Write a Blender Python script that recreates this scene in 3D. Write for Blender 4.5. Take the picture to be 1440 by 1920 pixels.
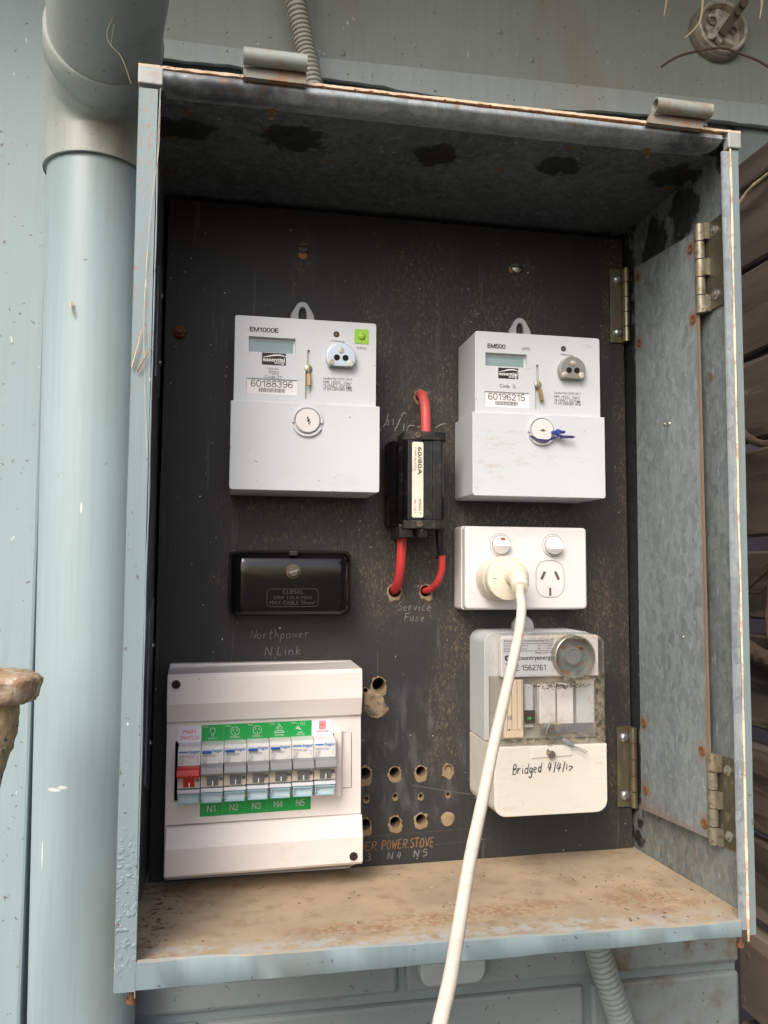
import bpy, bmesh, math, random
from mathutils import Vector, Matrix, noise as mnoise

for o in list(bpy.data.objects):
    bpy.data.objects.remove(o)
S = bpy.context.scene
COL = S.collection
R = math.radians
rnd = random.Random(7)

# ---------------------------------------------------------------- camera, sky, sun, exposure
cam_d = bpy.data.cameras.new('camera')
cam = bpy.data.objects.new('camera', cam_d)
COL.objects.link(cam)
cam_d.sensor_fit = 'VERTICAL'
cam_d.sensor_height = 24.0
cam_d.lens = 1494.61 / 1920 * 24.0
cam_d.clip_start = 0.01
cam_d.clip_end = 200
right = Vector((0.9823, -0.1871, 0.0055)); up = Vector((-0.0186, -0.0683, 0.9975)); fwd = Vector((0.1863, 0.98, 0.0706))
right.normalize(); fwd = (fwd - right * fwd.dot(right)).normalized(); up = right.cross(fwd)
cam.matrix_world = Matrix(((right.x, up.x, -fwd.x, 0.0659), (right.y, up.y, -fwd.y, -0.7037),
                           (right.z, up.z, -fwd.z, 0.2600), (0, 0, 0, 1)))
S.camera = cam

SUN_EL, SUN_AZ = 41.0, 212.0      # azimuth of the sun measured clockwise from +Y
world = bpy.data.worlds.new('World')
S.world = world
world.use_nodes = True
wn = world.node_tree.nodes
sky = wn.new('ShaderNodeTexSky')
sky.sky_type = 'NISHITA'
sky.sun_disc = False
sky.sun_elevation = R(SUN_EL)
sky.sun_rotation = R(SUN_AZ)
sky.dust_density = 4.0
sky.air_density = 1.0
sky.ozone_density = 1.0
wn['Background'].inputs['Strength'].default_value = 0.15
world.node_tree.links.new(sky.outputs[0], wn['Background'].inputs['Color'])

sun_d = bpy.data.lights.new('sun', 'SUN')
sun_d.energy = 1.05
sun_d.angle = R(28)
sun_d.color = (1.0, 0.95, 0.88)
sun = bpy.data.objects.new('sun', sun_d)
COL.objects.link(sun)
az = R(SUN_AZ)
sd = Vector((math.sin(az) * math.cos(R(SUN_EL)), math.cos(az) * math.cos(R(SUN_EL)), math.sin(R(SUN_EL))))
sun.rotation_euler = sd.to_track_quat('Z', 'Y').to_euler()

S.view_settings.view_transform = 'Standard'
S.view_settings.look = 'None'
S.view_settings.gamma = 1.0
S.view_settings.use_curve_mapping = False
S.view_settings.exposure = 0.72


# ---------------------------------------------------------------- materials
def c(h):
    h = h.lstrip('#')
    v = [int(h[i:i + 2], 16) / 255 for i in (0, 2, 4)]
    return tuple((x / 12.92 if x <= 0.04045 else ((x + 0.055) / 1.055) ** 2.4) for x in v)


class N:
    """one material under construction"""
    def __init__(self, name):
        self.m = bpy.data.materials.new(name)
        self.m.use_nodes = True
        self.t = self.m.node_tree
        self.b = self.t.nodes['Principled BSDF']
        self.pos = self.n('ShaderNodeNewGeometry').outputs['Position']

    def n(self, kind, **kw):
        x = self.t.nodes.new(kind)
        for k, v in kw.items():
            setattr(x, k, v)
        return x

    def l(self, a, b):
        self.t.links.new(a, b)

    def math(self, op, a, b=0.0, clamp=False):
        x = self.n('ShaderNodeMath', operation=op, use_clamp=clamp)
        for i, v in enumerate((a, b)):
            if isinstance(v, (int, float)):
                x.inputs[i].default_value = v
            else:
                self.l(v, x.inputs[i])
        return x.outputs[0]

    def vec(self, op, a, b):
        x = self.n('ShaderNodeVectorMath', operation=op)
        for i, v in enumerate((a, b)):
            if isinstance(v, (tuple, list)):
                x.inputs[i].default_value = v
            else:
                self.l(v, x.inputs[i])
        return x.outputs['Value'] if op == 'LENGTH' else x.outputs[0]

    def ramp(self, f, lo, hi, a=0.0, b=1.0):
        x = self.n('ShaderNodeMapRange')
        x.interpolation_type = 'SMOOTHSTEP'
        self.l(f, x.inputs[0])
        x.inputs[1].default_value = lo; x.inputs[2].default_value = hi
        x.inputs[3].default_value = a; x.inputs[4].default_value = b
        return x.outputs[0]

    def noise(self, scale, lo=0.0, hi=1.0, stretch=(1, 1, 1), detail=5, rough=0.6, seed=0.0, dist=0.0):
        p = self.vec('MULTIPLY', self.pos, stretch)
        if seed:
            p = self.vec('ADD', p, (seed * 1.37, seed * 0.71, seed * 2.11))
        x = self.n('ShaderNodeTexNoise')
        self.l(p, x.inputs['Vector'])
        x.inputs['Scale'].default_value = scale
        x.inputs['Detail'].default_value = detail
        x.inputs['Roughness'].default_value = rough
        x.inputs['Distortion'].default_value = dist
        return self.ramp(x.outputs[0], lo, hi) if (lo, hi) != (0.0, 1.0) else x.outputs[0]

    def voronoi(self, scale, stretch=(1, 1, 1), out='Color', rand=1.0, feature='F1'):
        x = self.n('ShaderNodeTexVoronoi', feature=feature)
        self.l(self.vec('MULTIPLY', self.pos, stretch), x.inputs['Vector'])
        x.inputs['Scale'].default_value = scale
        x.inputs['Randomness'].default_value = rand
        return x.outputs[out]

    def blobs(self, lst, jit=0.35, jscale=60.0, soft=0.5):
        """union of ragged ellipsoid patches (cx,cy,cz,rx,ry,rz); 1 inside, 0 outside"""
        nz = self.n('ShaderNodeTexNoise')
        self.l(self.pos, nz.inputs['Vector'])
        nz.inputs['Scale'].default_value = jscale
        nz.inputs['Detail'].default_value = 6
        j = self.math('MULTIPLY', self.math('SUBTRACT', nz.outputs[0], 0.5), jit * 4)
        best = None
        for (cx, cy, cz, rx, ry, rz) in lst:
            d = self.vec('SUBTRACT', self.pos, (cx, cy, cz))
            d = self.vec('MULTIPLY', d, (1 / rx, 1 / ry, 1 / rz))
            ln = self.math('ADD', self.vec('LENGTH', d, (0, 0, 0)), j)
            k = self.ramp(ln, 1 - soft, 1 + soft, 1.0, 0.0)
            best = k if best is None else self.math('MAXIMUM', best, k)
        return best

    def upface(self, lo=0.3, hi=0.8):
        g = self.n('ShaderNodeNewGeometry')
        s = self.n('ShaderNodeSeparateXYZ')
        self.l(g.outputs['True Normal'], s.inputs[0])
        return self.ramp(s.outputs['Z'], lo, hi)

    def mul(self, a, b):
        return self.math('MULTIPLY', a, b)

    def mx(self, a, b):
        return self.math('MAXIMUM', a, b)

    def mix(self, f, a, b):
        x = self.n('ShaderNodeMix', data_type='RGBA')
        if isinstance(f, (int, float)):
            x.inputs[0].default_value = f
        else:
            self.l(f, x.inputs[0])
        for i, v in ((6, a), (7, b)):
            if isinstance(v, tuple):
                x.inputs[i].default_value = (*v[:3], 1)
            else:
                self.l(v, x.inputs[i])
        return x.outputs[2]

    def color(self, s):
        if isinstance(s, tuple):
            self.b.inputs['Base Color'].default_value = (*s, 1)
        else:
            self.l(s, self.b.inputs['Base Color'])
        return self

    def set(self, **kw):
        names = dict(rough='Roughness', metal='Metallic', spec='Specular IOR Level', coat='Coat Weight', trans='Transmission Weight',
                     alpha='Alpha', ior='IOR')
        for k, v in kw.items():
            i = self.b.inputs[names[k]]
            if isinstance(v, (int, float)):
                i.default_value = v
            else:
                self.l(v, i)
        return self

    def bump(self, h, strength=0.3, dist=0.001):
        x = self.n('ShaderNodeBump')
        x.inputs['Strength'].default_value = strength
        x.inputs['Distance'].default_value = dist
        self.l(h, x.inputs['Height'])
        if self.b.inputs['Normal'].is_linked:
            self.l(self.b.inputs['Normal'].links[0].from_socket, x.inputs['Normal'])
        self.l(x.outputs[0], self.b.inputs['Normal'])
        return self


M = {}


def simple(name, col, rough=0.45, metal=0.0, grime=None, gscale=40.0, glo=0.55, ghi=0.75, bump=0.0, spec=0.5, amt=0.6):
    k = N(name)
    var = k.noise(gscale * 0.35, 0.3, 0.7, seed=3)
    base = k.mix(var, tuple(x * 0.93 for x in col), tuple(min(1, x * 1.05) for x in col))
    if grime:
        g = k.mul(k.noise(gscale, glo, ghi, seed=9, detail=8, rough=0.7), amt)
        base = k.mix(g, base, grime)
    k.color(base).set(rough=rough, metal=metal, spec=spec)
    if bump:
        k.bump(k.noise(350, detail=3), bump, 0.0005)
    M[name] = k.m
    return k.m


TAN = c('#8d7358')
RUST = c('#8a5434')


def paint(name, col, blister=0.1, fleck=0.73, gloss=0.45, damt=0.35, chips=0.68, dirt=None, lumps=()):
    k = N(name)
    v = k.noise(7, 0.3, 0.7, stretch=(1, 1, 0.35))
    base = k.mix(v, tuple(x * 0.94 for x in col), tuple(x * 1.03 for x in col))
    st = k.noise(220, 0.42, 0.7, stretch=(1, 1, 0.03), detail=3)
    base = k.mix(k.mul(st, 0.26), base, tuple(x * 0.75 for x in col))
    dd = k.noise(9, 0.52, 0.75, stretch=(1, 1, 0.4), seed=5, detail=7)
    base = k.mix(k.mul(dd, damt), base, dirt or c('#8b8878'))
    sp = k.noise(160, chips, chips + 0.05, seed=2, detail=2)
    base = k.mix(k.mul(sp, 0.7), base, c('#5a4a3c'))
    ws = k.noise(120, fleck, fleck + 0.03, seed=12, detail=2, stretch=(1, 1, 0.5))
    base = k.mix(k.mul(ws, 0.8), base, c('#d8dcd8'))
    k.color(base).set(rough=gloss, spec=0.45)
    k.bump(k.noise(260, detail=2, stretch=(1, 1, 0.05)), 0.14, 0.0005)
    k.bump(k.noise(85, 0.60, 0.74, seed=8, detail=2, stretch=(1, 1, 0.6)), blister, 0.0005)
    if lumps:
        k.bump(k.mul(k.blobs(list(lumps), soft=0.6), k.noise(230, 0.5, 0.68, detail=2)), 0.5, 0.0012)
    M[name] = k.m
    return k


k = paint('pipe_paint', c('#a0b4b9'), blister=0.03, chips=0.745, fleck=0.78, gloss=0.32)
base = k.b.inputs['Base Color'].links[0].from_socket
k.color(k.mix(k.mul(k.blobs([(-0.0765, 0.012, 0.0745, .0052, .02, .0014), (-0.0690, 0.012, 0.0768, .004, .02, .0013), (-0.061, .012, .31, .0008, .02, .005), (-0.085, .012, 0.02, .0006, .03, .012)], jit=0.2, jscale=300, soft=0.3), 0.9), base, c('#e6e6e2')))
paint('wall_paint', c('#98acb1'), blister=0.22, dirt=c('#8d8f82'))
paint('batten_paint', c('#a9b5b3'), dirt=c('#a0917a'), blister=0.2)
paint('sheet_paint', c('#979f98'), dirt=c('#7a7358'))
# downpipe elbow: same paint with olive grime
k = paint('elbow_paint', c('#b3bdb9'), blister=0.03, fleck=0.78, chips=0.70, gloss=0.4, damt=0.75, dirt=c('#7d785c'))

# galvanised steel
def galv(name, base_a, base_b, metal=0.55, stains_shade=(), rustspots=0.72, dust=None, dark=None):
    k = N(name)
    w = k.noise(30, detail=4)
    wv = k.n('ShaderNodeVectorMath', operation='ADD')
    dist = k.n('ShaderNodeTexNoise'); k.l(k.pos, dist.inputs['Vector']); dist.inputs['Scale'].default_value = 90
    k.l(k.pos, wv.inputs[0])
    sc = k.vec('MULTIPLY', dist.outputs['Color'], (0.012, 0.012, 0.012)); k.l(sc, wv.inputs[1])
    old = k.pos
    k.pos = wv.outputs[0]
    sp = k.voronoi(170, stretch=(1, 1, 0.55))
    sp2 = k.voronoi(420, stretch=(1, 1, 0.5))
    k.pos = old
    s1 = k.n('ShaderNodeSeparateColor'); k.l(sp, s1.inputs[0])
    s2 = k.n('ShaderNodeSeparateColor'); k.l(sp2, s2.inputs[0])
    f = k.math('ADD', k.mul(s1.outputs[0], 0.55), k.mul(s2.outputs[1], 0.3))
    f = k.math('ADD', f, k.mul(w, 0.35))
    base = k.mix(k.ramp(f, 0.05, 1.25), base_a, base_b)
    big = k.noise(16, 0.35, 0.7, detail=8, rough=0.7, stretch=(1, 1, 0.5), seed=31)
    base = k.mix(k.mul(big, 0.28), base, tuple(min(1, x * 1.25) for x in base_b))
    # white zinc bloom and pale flecks
    bl = k.noise(190, 0.60, 0.70, stretch=(1, 1, 0.4), seed=7, detail=5)
    base = k.mix(k.mul(bl, 0.55), base, c('#aebabf'))
    st = k.noise(400, 0.5, 0.75, stretch=(1, 1, 0.04), seed=3)
    base = k.mix(k.mul(st, 0.35), base, tuple(x * 0.6 for x in base_a))
    rs = k.noise(55, rustspots, rustspots + 0.04, seed=14, detail=3)
    base = k.mix(k.mul(rs, 0.75), base, c('#7b4f30'))
    if dust:
        base = k.mix(dust(k), base, c('#9c8567'))
    if stains_shade:
        base = k.mix(k.mul(k.blobs(list(stains_shade), jit=0.42, jscale=85, soft=0.09), 0.85), base, c('#1a1a1c'))
    k.color(base).set(metal=metal, spec=0.4)
    k.set(rough=k.ramp(f, 0.1, 1.1, 0.62, 0.42))
    k.bump(k.noise(60, detail=3), 0.08, 0.001)
    M[name] = k.m
    return k


galv('galv', c('#6b777d'), c('#9aa6aa'), metal=0.45)
STAINS_GAP_SHADE = [(0.1042, -0.1093, .59, .024, .017, .05), (0.2211, -0.107, .59, .017, .016, .05), (0.3246, -0.1106, .59, .019, .015, .05),
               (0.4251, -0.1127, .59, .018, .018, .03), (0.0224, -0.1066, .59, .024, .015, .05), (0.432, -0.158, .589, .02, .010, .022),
               (0.441, -0.10, .566, .012, .02, .024), (0.441, -0.05, .55, .012, .02, .035), (0.4405, 0.010, .30, .012, .034, .33)]  # last patch: deep shade between board and swing plate, painted black
galv('galv_ceiling_shaded', c('#464d4f'), c('#6e7678'), metal=0.25, stains_shade=STAINS_GAP_SHADE, rustspots=0.66)  # darker copy of the galvanised; the ceiling's shade is in its colour
galv('galv_stained_shaded', c('#5e6665'), c('#879090'), metal=0.15, stains_shade=STAINS_GAP_SHADE, rustspots=0.68,
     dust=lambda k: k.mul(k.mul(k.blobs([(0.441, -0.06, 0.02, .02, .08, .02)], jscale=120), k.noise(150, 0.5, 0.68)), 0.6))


# rust-edged plate
def plate_mat():
    k = galv('galv_plate', c('#6f797b'), c('#98a2a4'), metal=0.2, rustspots=0.74)
    base = k.b.inputs['Base Color'].links[0].from_socket
    j = k.mul(k.math('SUBTRACT', k.noise(90, detail=6), 0.5), 0.006)
    s = k.n('ShaderNodeSeparateXYZ'); k.l(k.pos, s.inputs[0])
    y = k.math('ADD', s.outputs['Y'], j); z = k.math('ADD', s.outputs['Z'], j)
    e = k.ramp(y, -0.1325, -0.1265, 1, 0)
    e2 = k.ramp(z, 0.047, 0.060, 0.55, 0)
    spots = k.blobs([(0.43, yy, zz, .01, .007, .007) for yy, zz in RIV], jit=0.3, jscale=200, soft=0.6)
    m = k.mx(k.mx(k.mul(e, 0.7), e2), k.mul(spots, 0.7))
    k.color(k.mix(m, base, c('#937460')))


RIV = [(-0.0368, 0.5315), (-0.1235, 0.5235), (-0.0368, 0.4690), (-0.1245, 0.4640), (-0.0335, 0.1230), (-0.1235, 0.1180), (-0.0345, 0.0640), (-0.1250, 0.0630)]
plate_mat()

# box sheet: painted outside, with dust on upward faces
def boxpaint():
    k = paint('box_paint', c('#81949a'), dirt=c('#8f8570'), chips=0.68, lumps=[(0.006, -.175, 0.05, .012, .01, .04)])
    base = k.b.inputs['Base Color'].links[0].from_socket
    r = k.mul(k.blobs([(0.006, -.175, .56, .012, .03, .055), (0.43, -.175, .585, .02, .03, .02), (0.004, -.175, .43, .01, .03, .05),
                       (0.432, -.175, .01, .012, .03, .03), (0.432, -.175, .50, .006, .02, .05)], jscale=150), k.noise(330, 0.5, 0.66, seed=2, detail=7, stretch=(1,1,.5)))
    base = k.mix(k.mul(r, 0.6), base, c('#9a7656'))
    d = k.mul(k.upface(), k.noise(60, 0.3, 0.7))
    base = k.mix(d, base, c('#a3937f'))
    k.color(base)


boxpaint()

# top lip : bare zinc with paint patches, dusty upper edge
def lipmat():
    k = galv('lip_metal', c('#808a90'), c('#b2bcc2'), metal=0.35)
    base = k.b.inputs['Base Color'].links[0].from_socket
    dk = k.blobs([(0.06, -.175, .583, .05, .03, .009), (0.405, -.175, .586, .018, .03, .012)], jscale=130, soft=0.35)
    base = k.mix(k.mul(k.mul(dk, 0.7), k.noise(45, 0.3, 0.55, detail=8)), base, c('#3a3d48'))
    rs = k.mul(k.noise(80, 0.52, 0.66, seed=5, detail=6), k.blobs([(0.05, -.175, .59, .1, .03, .007), (.2, -.175, .592, .25, .03, .005)], jscale=120))
    base = k.mix(k.mul(rs, 0.85), base, c('#96704f'))
    d = k.upface(0.2, 0.7)
    base = k.mix(d, base, k.mix(k.noise(110), c('#c39c76'), c('#a87b55')))
    k.color(base)


lipmat()

# shelf
def shelfmat():
    k = N('shelf_dust')
    a = k.mix(k.noise(14, 0.3, 0.72, detail=8), c('#a3937e'), c('#bba88d'))
    a = k.mix(k.mul(k.noise(60, 0.5, 0.7, detail=8, seed=4), 0.5), a, c('#8a7256'))
    pale = k.blobs([(0.2, -.165, .01, .25, .014, .05), (0.05, -.165, .01, .05, .02, .05)], jscale=70, soft=0.7)
    a = k.mix(k.mul(pale, k.mul(k.noise(90, 0.4, 0.62, detail=7, seed=6), 0.8)), a, c('#b9bbbb'))
    rust = k.blobs([(0.155, -.140, .01, .04, .012, .05), (0.21, -.133, .01, .03, .012, .05), (0.26, -.125, .01, .035, .012, .05),
                    (0.025, -.165, .01, .012, .008, .05), (0.30, -.12, .01, .02, .01, .05), (0.38, -.12, .01, .03, .02, .05)], jscale=75, jit=0.4, soft=0.7)
    a = k.mix(k.mul(rust, k.mul(k.noise(230, 0.40, 0.62, detail=6), 0.75)), a, c('#99704e'))
    dirt = k.blobs([(0.018, -.09, 0, .012, .05, .05), (0.01, -.03, 0, .03, .03, .05)], jscale=60)
    a = k.mix(k.mul(dirt, k.noise(170, 0.5, 0.7, seed=8)), a, c('#3d3226'))
    fl = k.noise(210, 0.72, 0.75, seed=11, detail=2)
    a = k.mix(k.mul(fl, 0.8), a, c('#d8d2c4'))
    fd = k.noise(260, 0.73, 0.76, seed=17, detail=2, stretch=(1, .5, 1))
    a = k.mix(k.mul(fd, 0.8), a, c('#4a3524'))
    k.color(a).set(rough=0.8, spec=0.25)
    k.bump(k.noise(260, detail=5), 0.35, 0.0008)
    M['shelf_dust'] = k.m


shelfmat()

# black switchboard panel
def boardmat():
    k = N('board_black')
    base = k.mix(k.noise(9, 0.3, 0.7, detail=6), c('#303031'), c('#333334'))
    grain = k.noise(330, 0.56, 0.85, stretch=(1, 1, 0.035), seed=2, detail=4)
    base = k.mix(k.mul(grain, 0.45), base, c('#4c4c4e'))
    smear = k.noise(18, 0.5, 0.78, stretch=(1.6, 1, 0.5), seed=6, detail=8)
    base = k.mix(k.mul(smear, 0.05), base, c('#54534f'))
    scr = k.noise(150, 0.67, 0.71, stretch=(1, 1, 0.06), seed=9, detail=2)
    base = k.mix(k.mul(scr, 0.25), base, c('#6b6962'))
    zones = [(.225, 0, .405, .04, .1, .05), (.225, 0, .275, .055, .1, .05), (.19, 0, .29, .04, .1, .03), (.13, 0, .312, .07, .1, .012),
             (.325, 0, .311, .065, .1, .012), (.258, 0, .40, .012, .1, .09), (.434, 0, .30, .008, .1, .27), (.29, 0, .303, .07, .1, .012),
             (.192, 0, .255, .02, .1, .035), (.195, 0, .47, .02, .1, .06), (.33, 0, .54, .015, .1, .015), (.1237, 0, .54, .01, .1, .02),
             (.24, 0, .50, .04, .1, .05), (.255, 0, .13, .014, .1, .05), (.43, 0, .56, .012, .1, .03), (.348, 0, .207, .025, .1, .007),
             (.30, 0, .49, .05, .1, .04), (.08, 0, .25, .02, .1, .03), (.27, 0, .20, .02, .1, .03), (.40, 0, .22, .03, .1, .05), (.418, 0, .51, .004, .1, .045), (.418, 0, .08, .004, .1, .045), (.13, 0, .286, .045, .1, .006), (.28, 0, .48, .03, .1, .03)]
    z = k.blobs(zones, jit=0.5, jscale=38, soft=0.85)
    g1 = k.noise(620, 0.50, 0.68, stretch=(1, 1, 0.45), seed=13, detail=5, rough=0.75)
    base = k.mix(k.mul(k.mul(z, g1), 0.75), base, c('#82745c'))
    base = k.mix(k.mul(z, 0.08), base, c('#6b5a42'))
    allover = k.noise(500, 0.66, 0.75, seed=15, detail=3, stretch=(1, 1, 0.5))
    base = k.mix(k.mul(allover, 0.4), base, c('#8a7a62'))
    dots = k.noise(300, 0.755, 0.77, seed=19, detail=1)
    base = k.mix(dots, base, c('#c9c6bd'))
    pale = k.blobs([(.215, 0, .105, .05, .1, .04), (.22, 0, .06, .05, .1, .02)], jit=0.4, jscale=30, soft=0.8)
    base = k.mix(k.mul(pale, k.mul(k.noise(60, 0.45, 0.7, stretch=(1.5, 1, .5), detail=8), 0.5)), base, c('#6a6b6c'))
    k.color(base).set(rough=0.5, spec=0.35)
    k.bump(k.noise(330, stretch=(1, 1, 0.05), detail=3), 0.2, 0.0004)
    M['board_black'] = k.m


boardmat()
simple('chipboard', c('#8f7b60'), rough=0.9, grime=c('#574633'), gscale=200, bump=0.6)
simple('hole_wall', c('#7d6a50'), rough=0.95, grime=c('#4a3c2c'), gscale=200)
simple('hole_dark', c('#2a2119'), rough=0.95)
simple('putty', c('#a8947a'), rough=0.95, grime=c('#57503f'), gscale=110, glo=0.44, ghi=0.62, bump=0.9, amt=0.85)


def plastic(name, col, rough=0.4, dirt=None, dz=(), amt=0.7, coat=0.0, speck=True):
    k = N(name)
    base = k.mix(k.noise(12, 0.3, 0.7), tuple(x * 0.96 for x in col), tuple(min(1, x * 1.03) for x in col))
    if dz:
        z = k.blobs(list(dz), jit=0.45, jscale=45, soft=0.8)
        g = k.noise(150, 0.5, 0.76, detail=9, rough=0.8, stretch=(0.35, 1, 1.6))
        base = k.mix(k.mul(k.mul(z, g), amt), base, dirt or c('#a88a64'))
    if speck:
        sp = k.noise(240, 0.735, 0.76, seed=3, detail=2)
        base = k.mix(k.mul(sp, 0.6), base, c('#6a5f52'))
        fa = k.noise(35, 0.55, 0.8, seed=8, detail=7)
        base = k.mix(k.mul(fa, 0.16), base, dirt or c('#a39478'))
    k.color(base).set(rough=rough, coat=coat)
    k.bump(k.noise(900, detail=2), 0.06, 0.0002)
    M[name] = k.m
    return k


plastic('meter_grey', c('#ccd2d7'), 0.42, dz=[(.1244, -.056, .372, .014, .02, .01), (.165, -.056, .40, .03, .02, .02), (.07, -.053, .463, .02, .02, .012)], amt=0.35)
plastic('meter_grey_soiled', c('#cbd0d5'), 0.42, dz=[(.29, -.056, .37, .025, .02, .014), (.285, -.056, .345, .025, .02, .012), (.33, -.056, .352, .04, .02, .014),
        (.36, -.056, .335, .02, .02, .01), (.372, -.053, .452, .012, .02, .014), (.365, -.053, .405, .03, .02, .008), (.272, -.05, .328, .02, .03, .008), (.30, -.053, .434, .03, .02, .006)], amt=0.6)
plastic('white_plastic', c('#dcd9d9'), 0.32, speck=False)
plastic('outlet_white', c('#dedcdd'), 0.3, dz=[(.272, -.032, .236, .02, .02, .014), (.29, -.032, .285, .02, .02, .01)], amt=0.35)
plastic('board_white', c('#dcd6d2'), 0.36, dz=[(.08, -.055, .04, .03, .03, .012), (.12, -.055, .035, .02, .02, .02)], amt=0.22, dirt=c('#a98f7c'))
plastic('plug_cream', c('#dfd8c5'), 0.42, dz=[(.283, -.05, .262, .02, .03, .014), (.29, -.06, .24, .016, .03, .014)], amt=0.6, dirt=c('#9c7a4c'))
plastic('cord_cream', c('#d3cdc1'), 0.45, dz=[(.25, -.17, .17, .05, .06, .06), (.2, -.25, .1, .05, .06, .06), (.28, -.125, .21, .02, .02, .03)], amt=0.6, dirt=c('#a98560'))
plastic('relay_white', c('#d2cfc6'), 0.45, dz=[(.375, -.065, .09, .012, .02, .02), (.36, -.065, .105, .03, .02, .006), (.29, -.065, .075, .01, .02, .05), (.35, -.06, .058, .04, .02, .005)], amt=0.7)
plastic('relay_grey', c('#c2c7c9'), 0.5)
plastic('breaker_white', c('#d5d5d3'), 0.35, speck=False)
plastic('breaker_beige', c('#c9c2b4'), 0.45, speck=False)
simple('breaker_grey', c('#84878b'), rough=0.42)
simple('slot_grey', c('#6f747a'), rough=0.4)
simple('breaker_red', c('#c2281f'), rough=0.38)
simple('button_blue', c('#2a56a8'), rough=0.3)
simple('button_green', c('#8cc03c'), rough=0.4, grime=c('#7d6a35'), gscale=60)
simple('print_black', c('#1c1c1e'), rough=0.6)
simple('print_grey', c('#6d7074'), rough=0.6)
simple('print_blue', c('#1f76b8'), rough=0.5)
simple('print_red', c('#d84a4a'), rough=0.5)
simple('print_white', c('#e6ebe8'), rough=0.5)
simple('print_pale', c('#b9c4bb'), rough=0.5)
simple('sticker_green', c('#129a47'), rough=0.4)
simple('sticker_white', c('#e9e7e8'), rough=0.45)
simple('sticker_lilac', c('#e3dbe6'), rough=0.45)
simple('sticker_grey', c('#c2c5cc'), rough=0.45)
simple('sticker_cream', c('#e4dccb'), rough=0.55, grime=c('#a89478'), gscale=80)
simple('paper', c('#d8c6ae'), rough=0.8, grime=c('#b8946c'), gscale=60)
simple('pen_ink', c('#2c2d38'), rough=0.6)
simple('pencil_scratch', c('#55554f'), rough=0.9)
simple('pencil_chalk', c('#7f7f7b'), rough=0.9)
simple('pencil_orange', c('#8f6a45'), rough=0.9, grime=c('#6f6a5e'), gscale=90, glo=0.45, ghi=0.6, amt=0.9)
simple('black_void', c('#0b0b0c'), rough=0.9)
simple('steel', c('#a8a8a4'), rough=0.32, metal=0.9, grime=c('#6b5a48'), gscale=150, amt=0.5)
simple('zinc', c('#b9bfc4'), rough=0.3, metal=0.85)
simple('dull_zinc', c('#a9a8a0'), rough=0.38, metal=0.75, grime=c('#8a8064'), gscale=90)
simple('brass', c('#b39a6e'), rough=0.4, metal=0.7, grime=c('#6e5232'), gscale=200)
simple('rusty_metal', c('#7a5338'), rough=0.8, metal=0.2, grime=c('#4a2f20'), gscale=200, bump=0.5)
simple('rust_dull', c('#6d6156'), rough=0.7, metal=0.4, grime=c('#4a3626'), gscale=200, bump=0.3)
simple('bakelite', c('#0c0b0d'), rough=0.07, grime=c('#2c2a2a'), gscale=30, glo=0.5, ghi=0.8, amt=0.6)
simple('bakelite_raised', c('#3c3c40'), rough=0.3)
simple('fuse_black', c('#0e0e0f'), rough=0.2, grime=c('#3d372e'), gscale=110, glo=0.5, ghi=0.72)
simple('fuse_dusty', c('#1a1918'), rough=0.45, grime=c('#5f5140'), gscale=110, glo=0.45, ghi=0.75, bump=0.2)
simple('cable_red', c('#c33a3c'), rough=0.42, grime=c('#c98078'), gscale=60, glo=0.5, ghi=0.85)
simple('cable_red_faded', c('#c95350'), rough=0.5, grime=c('#a68468'), gscale=60, glo=0.5, ghi=0.85)
simple('sleeve_black', c('#141416'), rough=0.4)
simple('mortar_paint', c('#76868a'), rough=0.75, grime=c('#6a6a60'), gscale=30)
simple('conduit_grey', c('#b9bab0'), rough=0.5, grime=c('#6d6a58'), gscale=70)
simple('conduit_blue', c('#8d9c98'), rough=0.5, grime=c('#55564a'), gscale=70)
simple('plate_pale', c('#a3b0b2'), rough=0.4)
simple('porcelain', c('#cfc9bc'), rough=0.35, grime=c('#6d6152'), gscale=110, glo=0.44, ghi=0.66, amt=0.8)
simple('porcelain_dirty', c('#8f8a7e'), rough=0.6, grime=c('#4a4238'), gscale=90, glo=0.45)
simple('dry_grass', c('#cdbb9a'), rough=0.8, grime=c('#8e7350'), gscale=90)
simple('dry_twig', c('#4f4238'), rough=0.9, grime=c('#8a7866'), gscale=120, bump=0.5)
simple('dust_clump', c('#a8825e'), rough=1.0, grime=c('#6a4a30'), gscale=300, bump=0.8)
simple('dust_ridge', c('#e8d4bc'), rough=1.0, grime=c('#b8987a'), gscale=170, glo=0.54, ghi=0.66, bump=0.6)
simple('led_green', c('#2f9a5c'), rough=0.3)
simple('dusty_tail', c('#7d7f78'), rough=0.8, grime=c('#8a6445'), gscale=55, glo=0.42, ghi=0.6, amt=0.9)
simple('chassis_grey', c('#9c9b96'), rough=0.6, grime=c('#6a645a'), gscale=40)
simple('lid_card', c('#ccd5d8'), rough=0.5)
simple('lid_edge', c('#9cc0d0'), rough=0.2)
simple('corner_metal', c('#a9b0b0'), rough=0.6, metal=0.2, grime=c('#a07c5a'), gscale=70, glo=0.5, ghi=0.7, amt=0.55, bump=0.3)
simple('chalk_white', c('#aaa79e'), rough=0.95, grime=c('#4a4844'), gscale=260, glo=0.5, ghi=0.62, amt=0.9)
simple('tube_paint', c('#98a09c'), rough=0.5, grime=c('#8f7a62'), gscale=70, glo=0.48, ghi=0.66, amt=0.7, bump=0.2)
simple('rusty_edge', c('#7f6a5a'), rough=0.9, grime=c('#5a3c2c'), gscale=160, bump=0.4)
simple('led_dark', c('#3c3230'), rough=0.25)
simple('seal_blue', c('#2d479c'), rough=0.4)
simple('seal_purple', c('#33346e'), rough=0.45)
simple('gap_shade_brown', c('#3c2c24'), rough=0.9)
simple('ground_concrete', c('#4e463a'), rough=0.9, grime=c('#38312a'), gscale=3)
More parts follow.
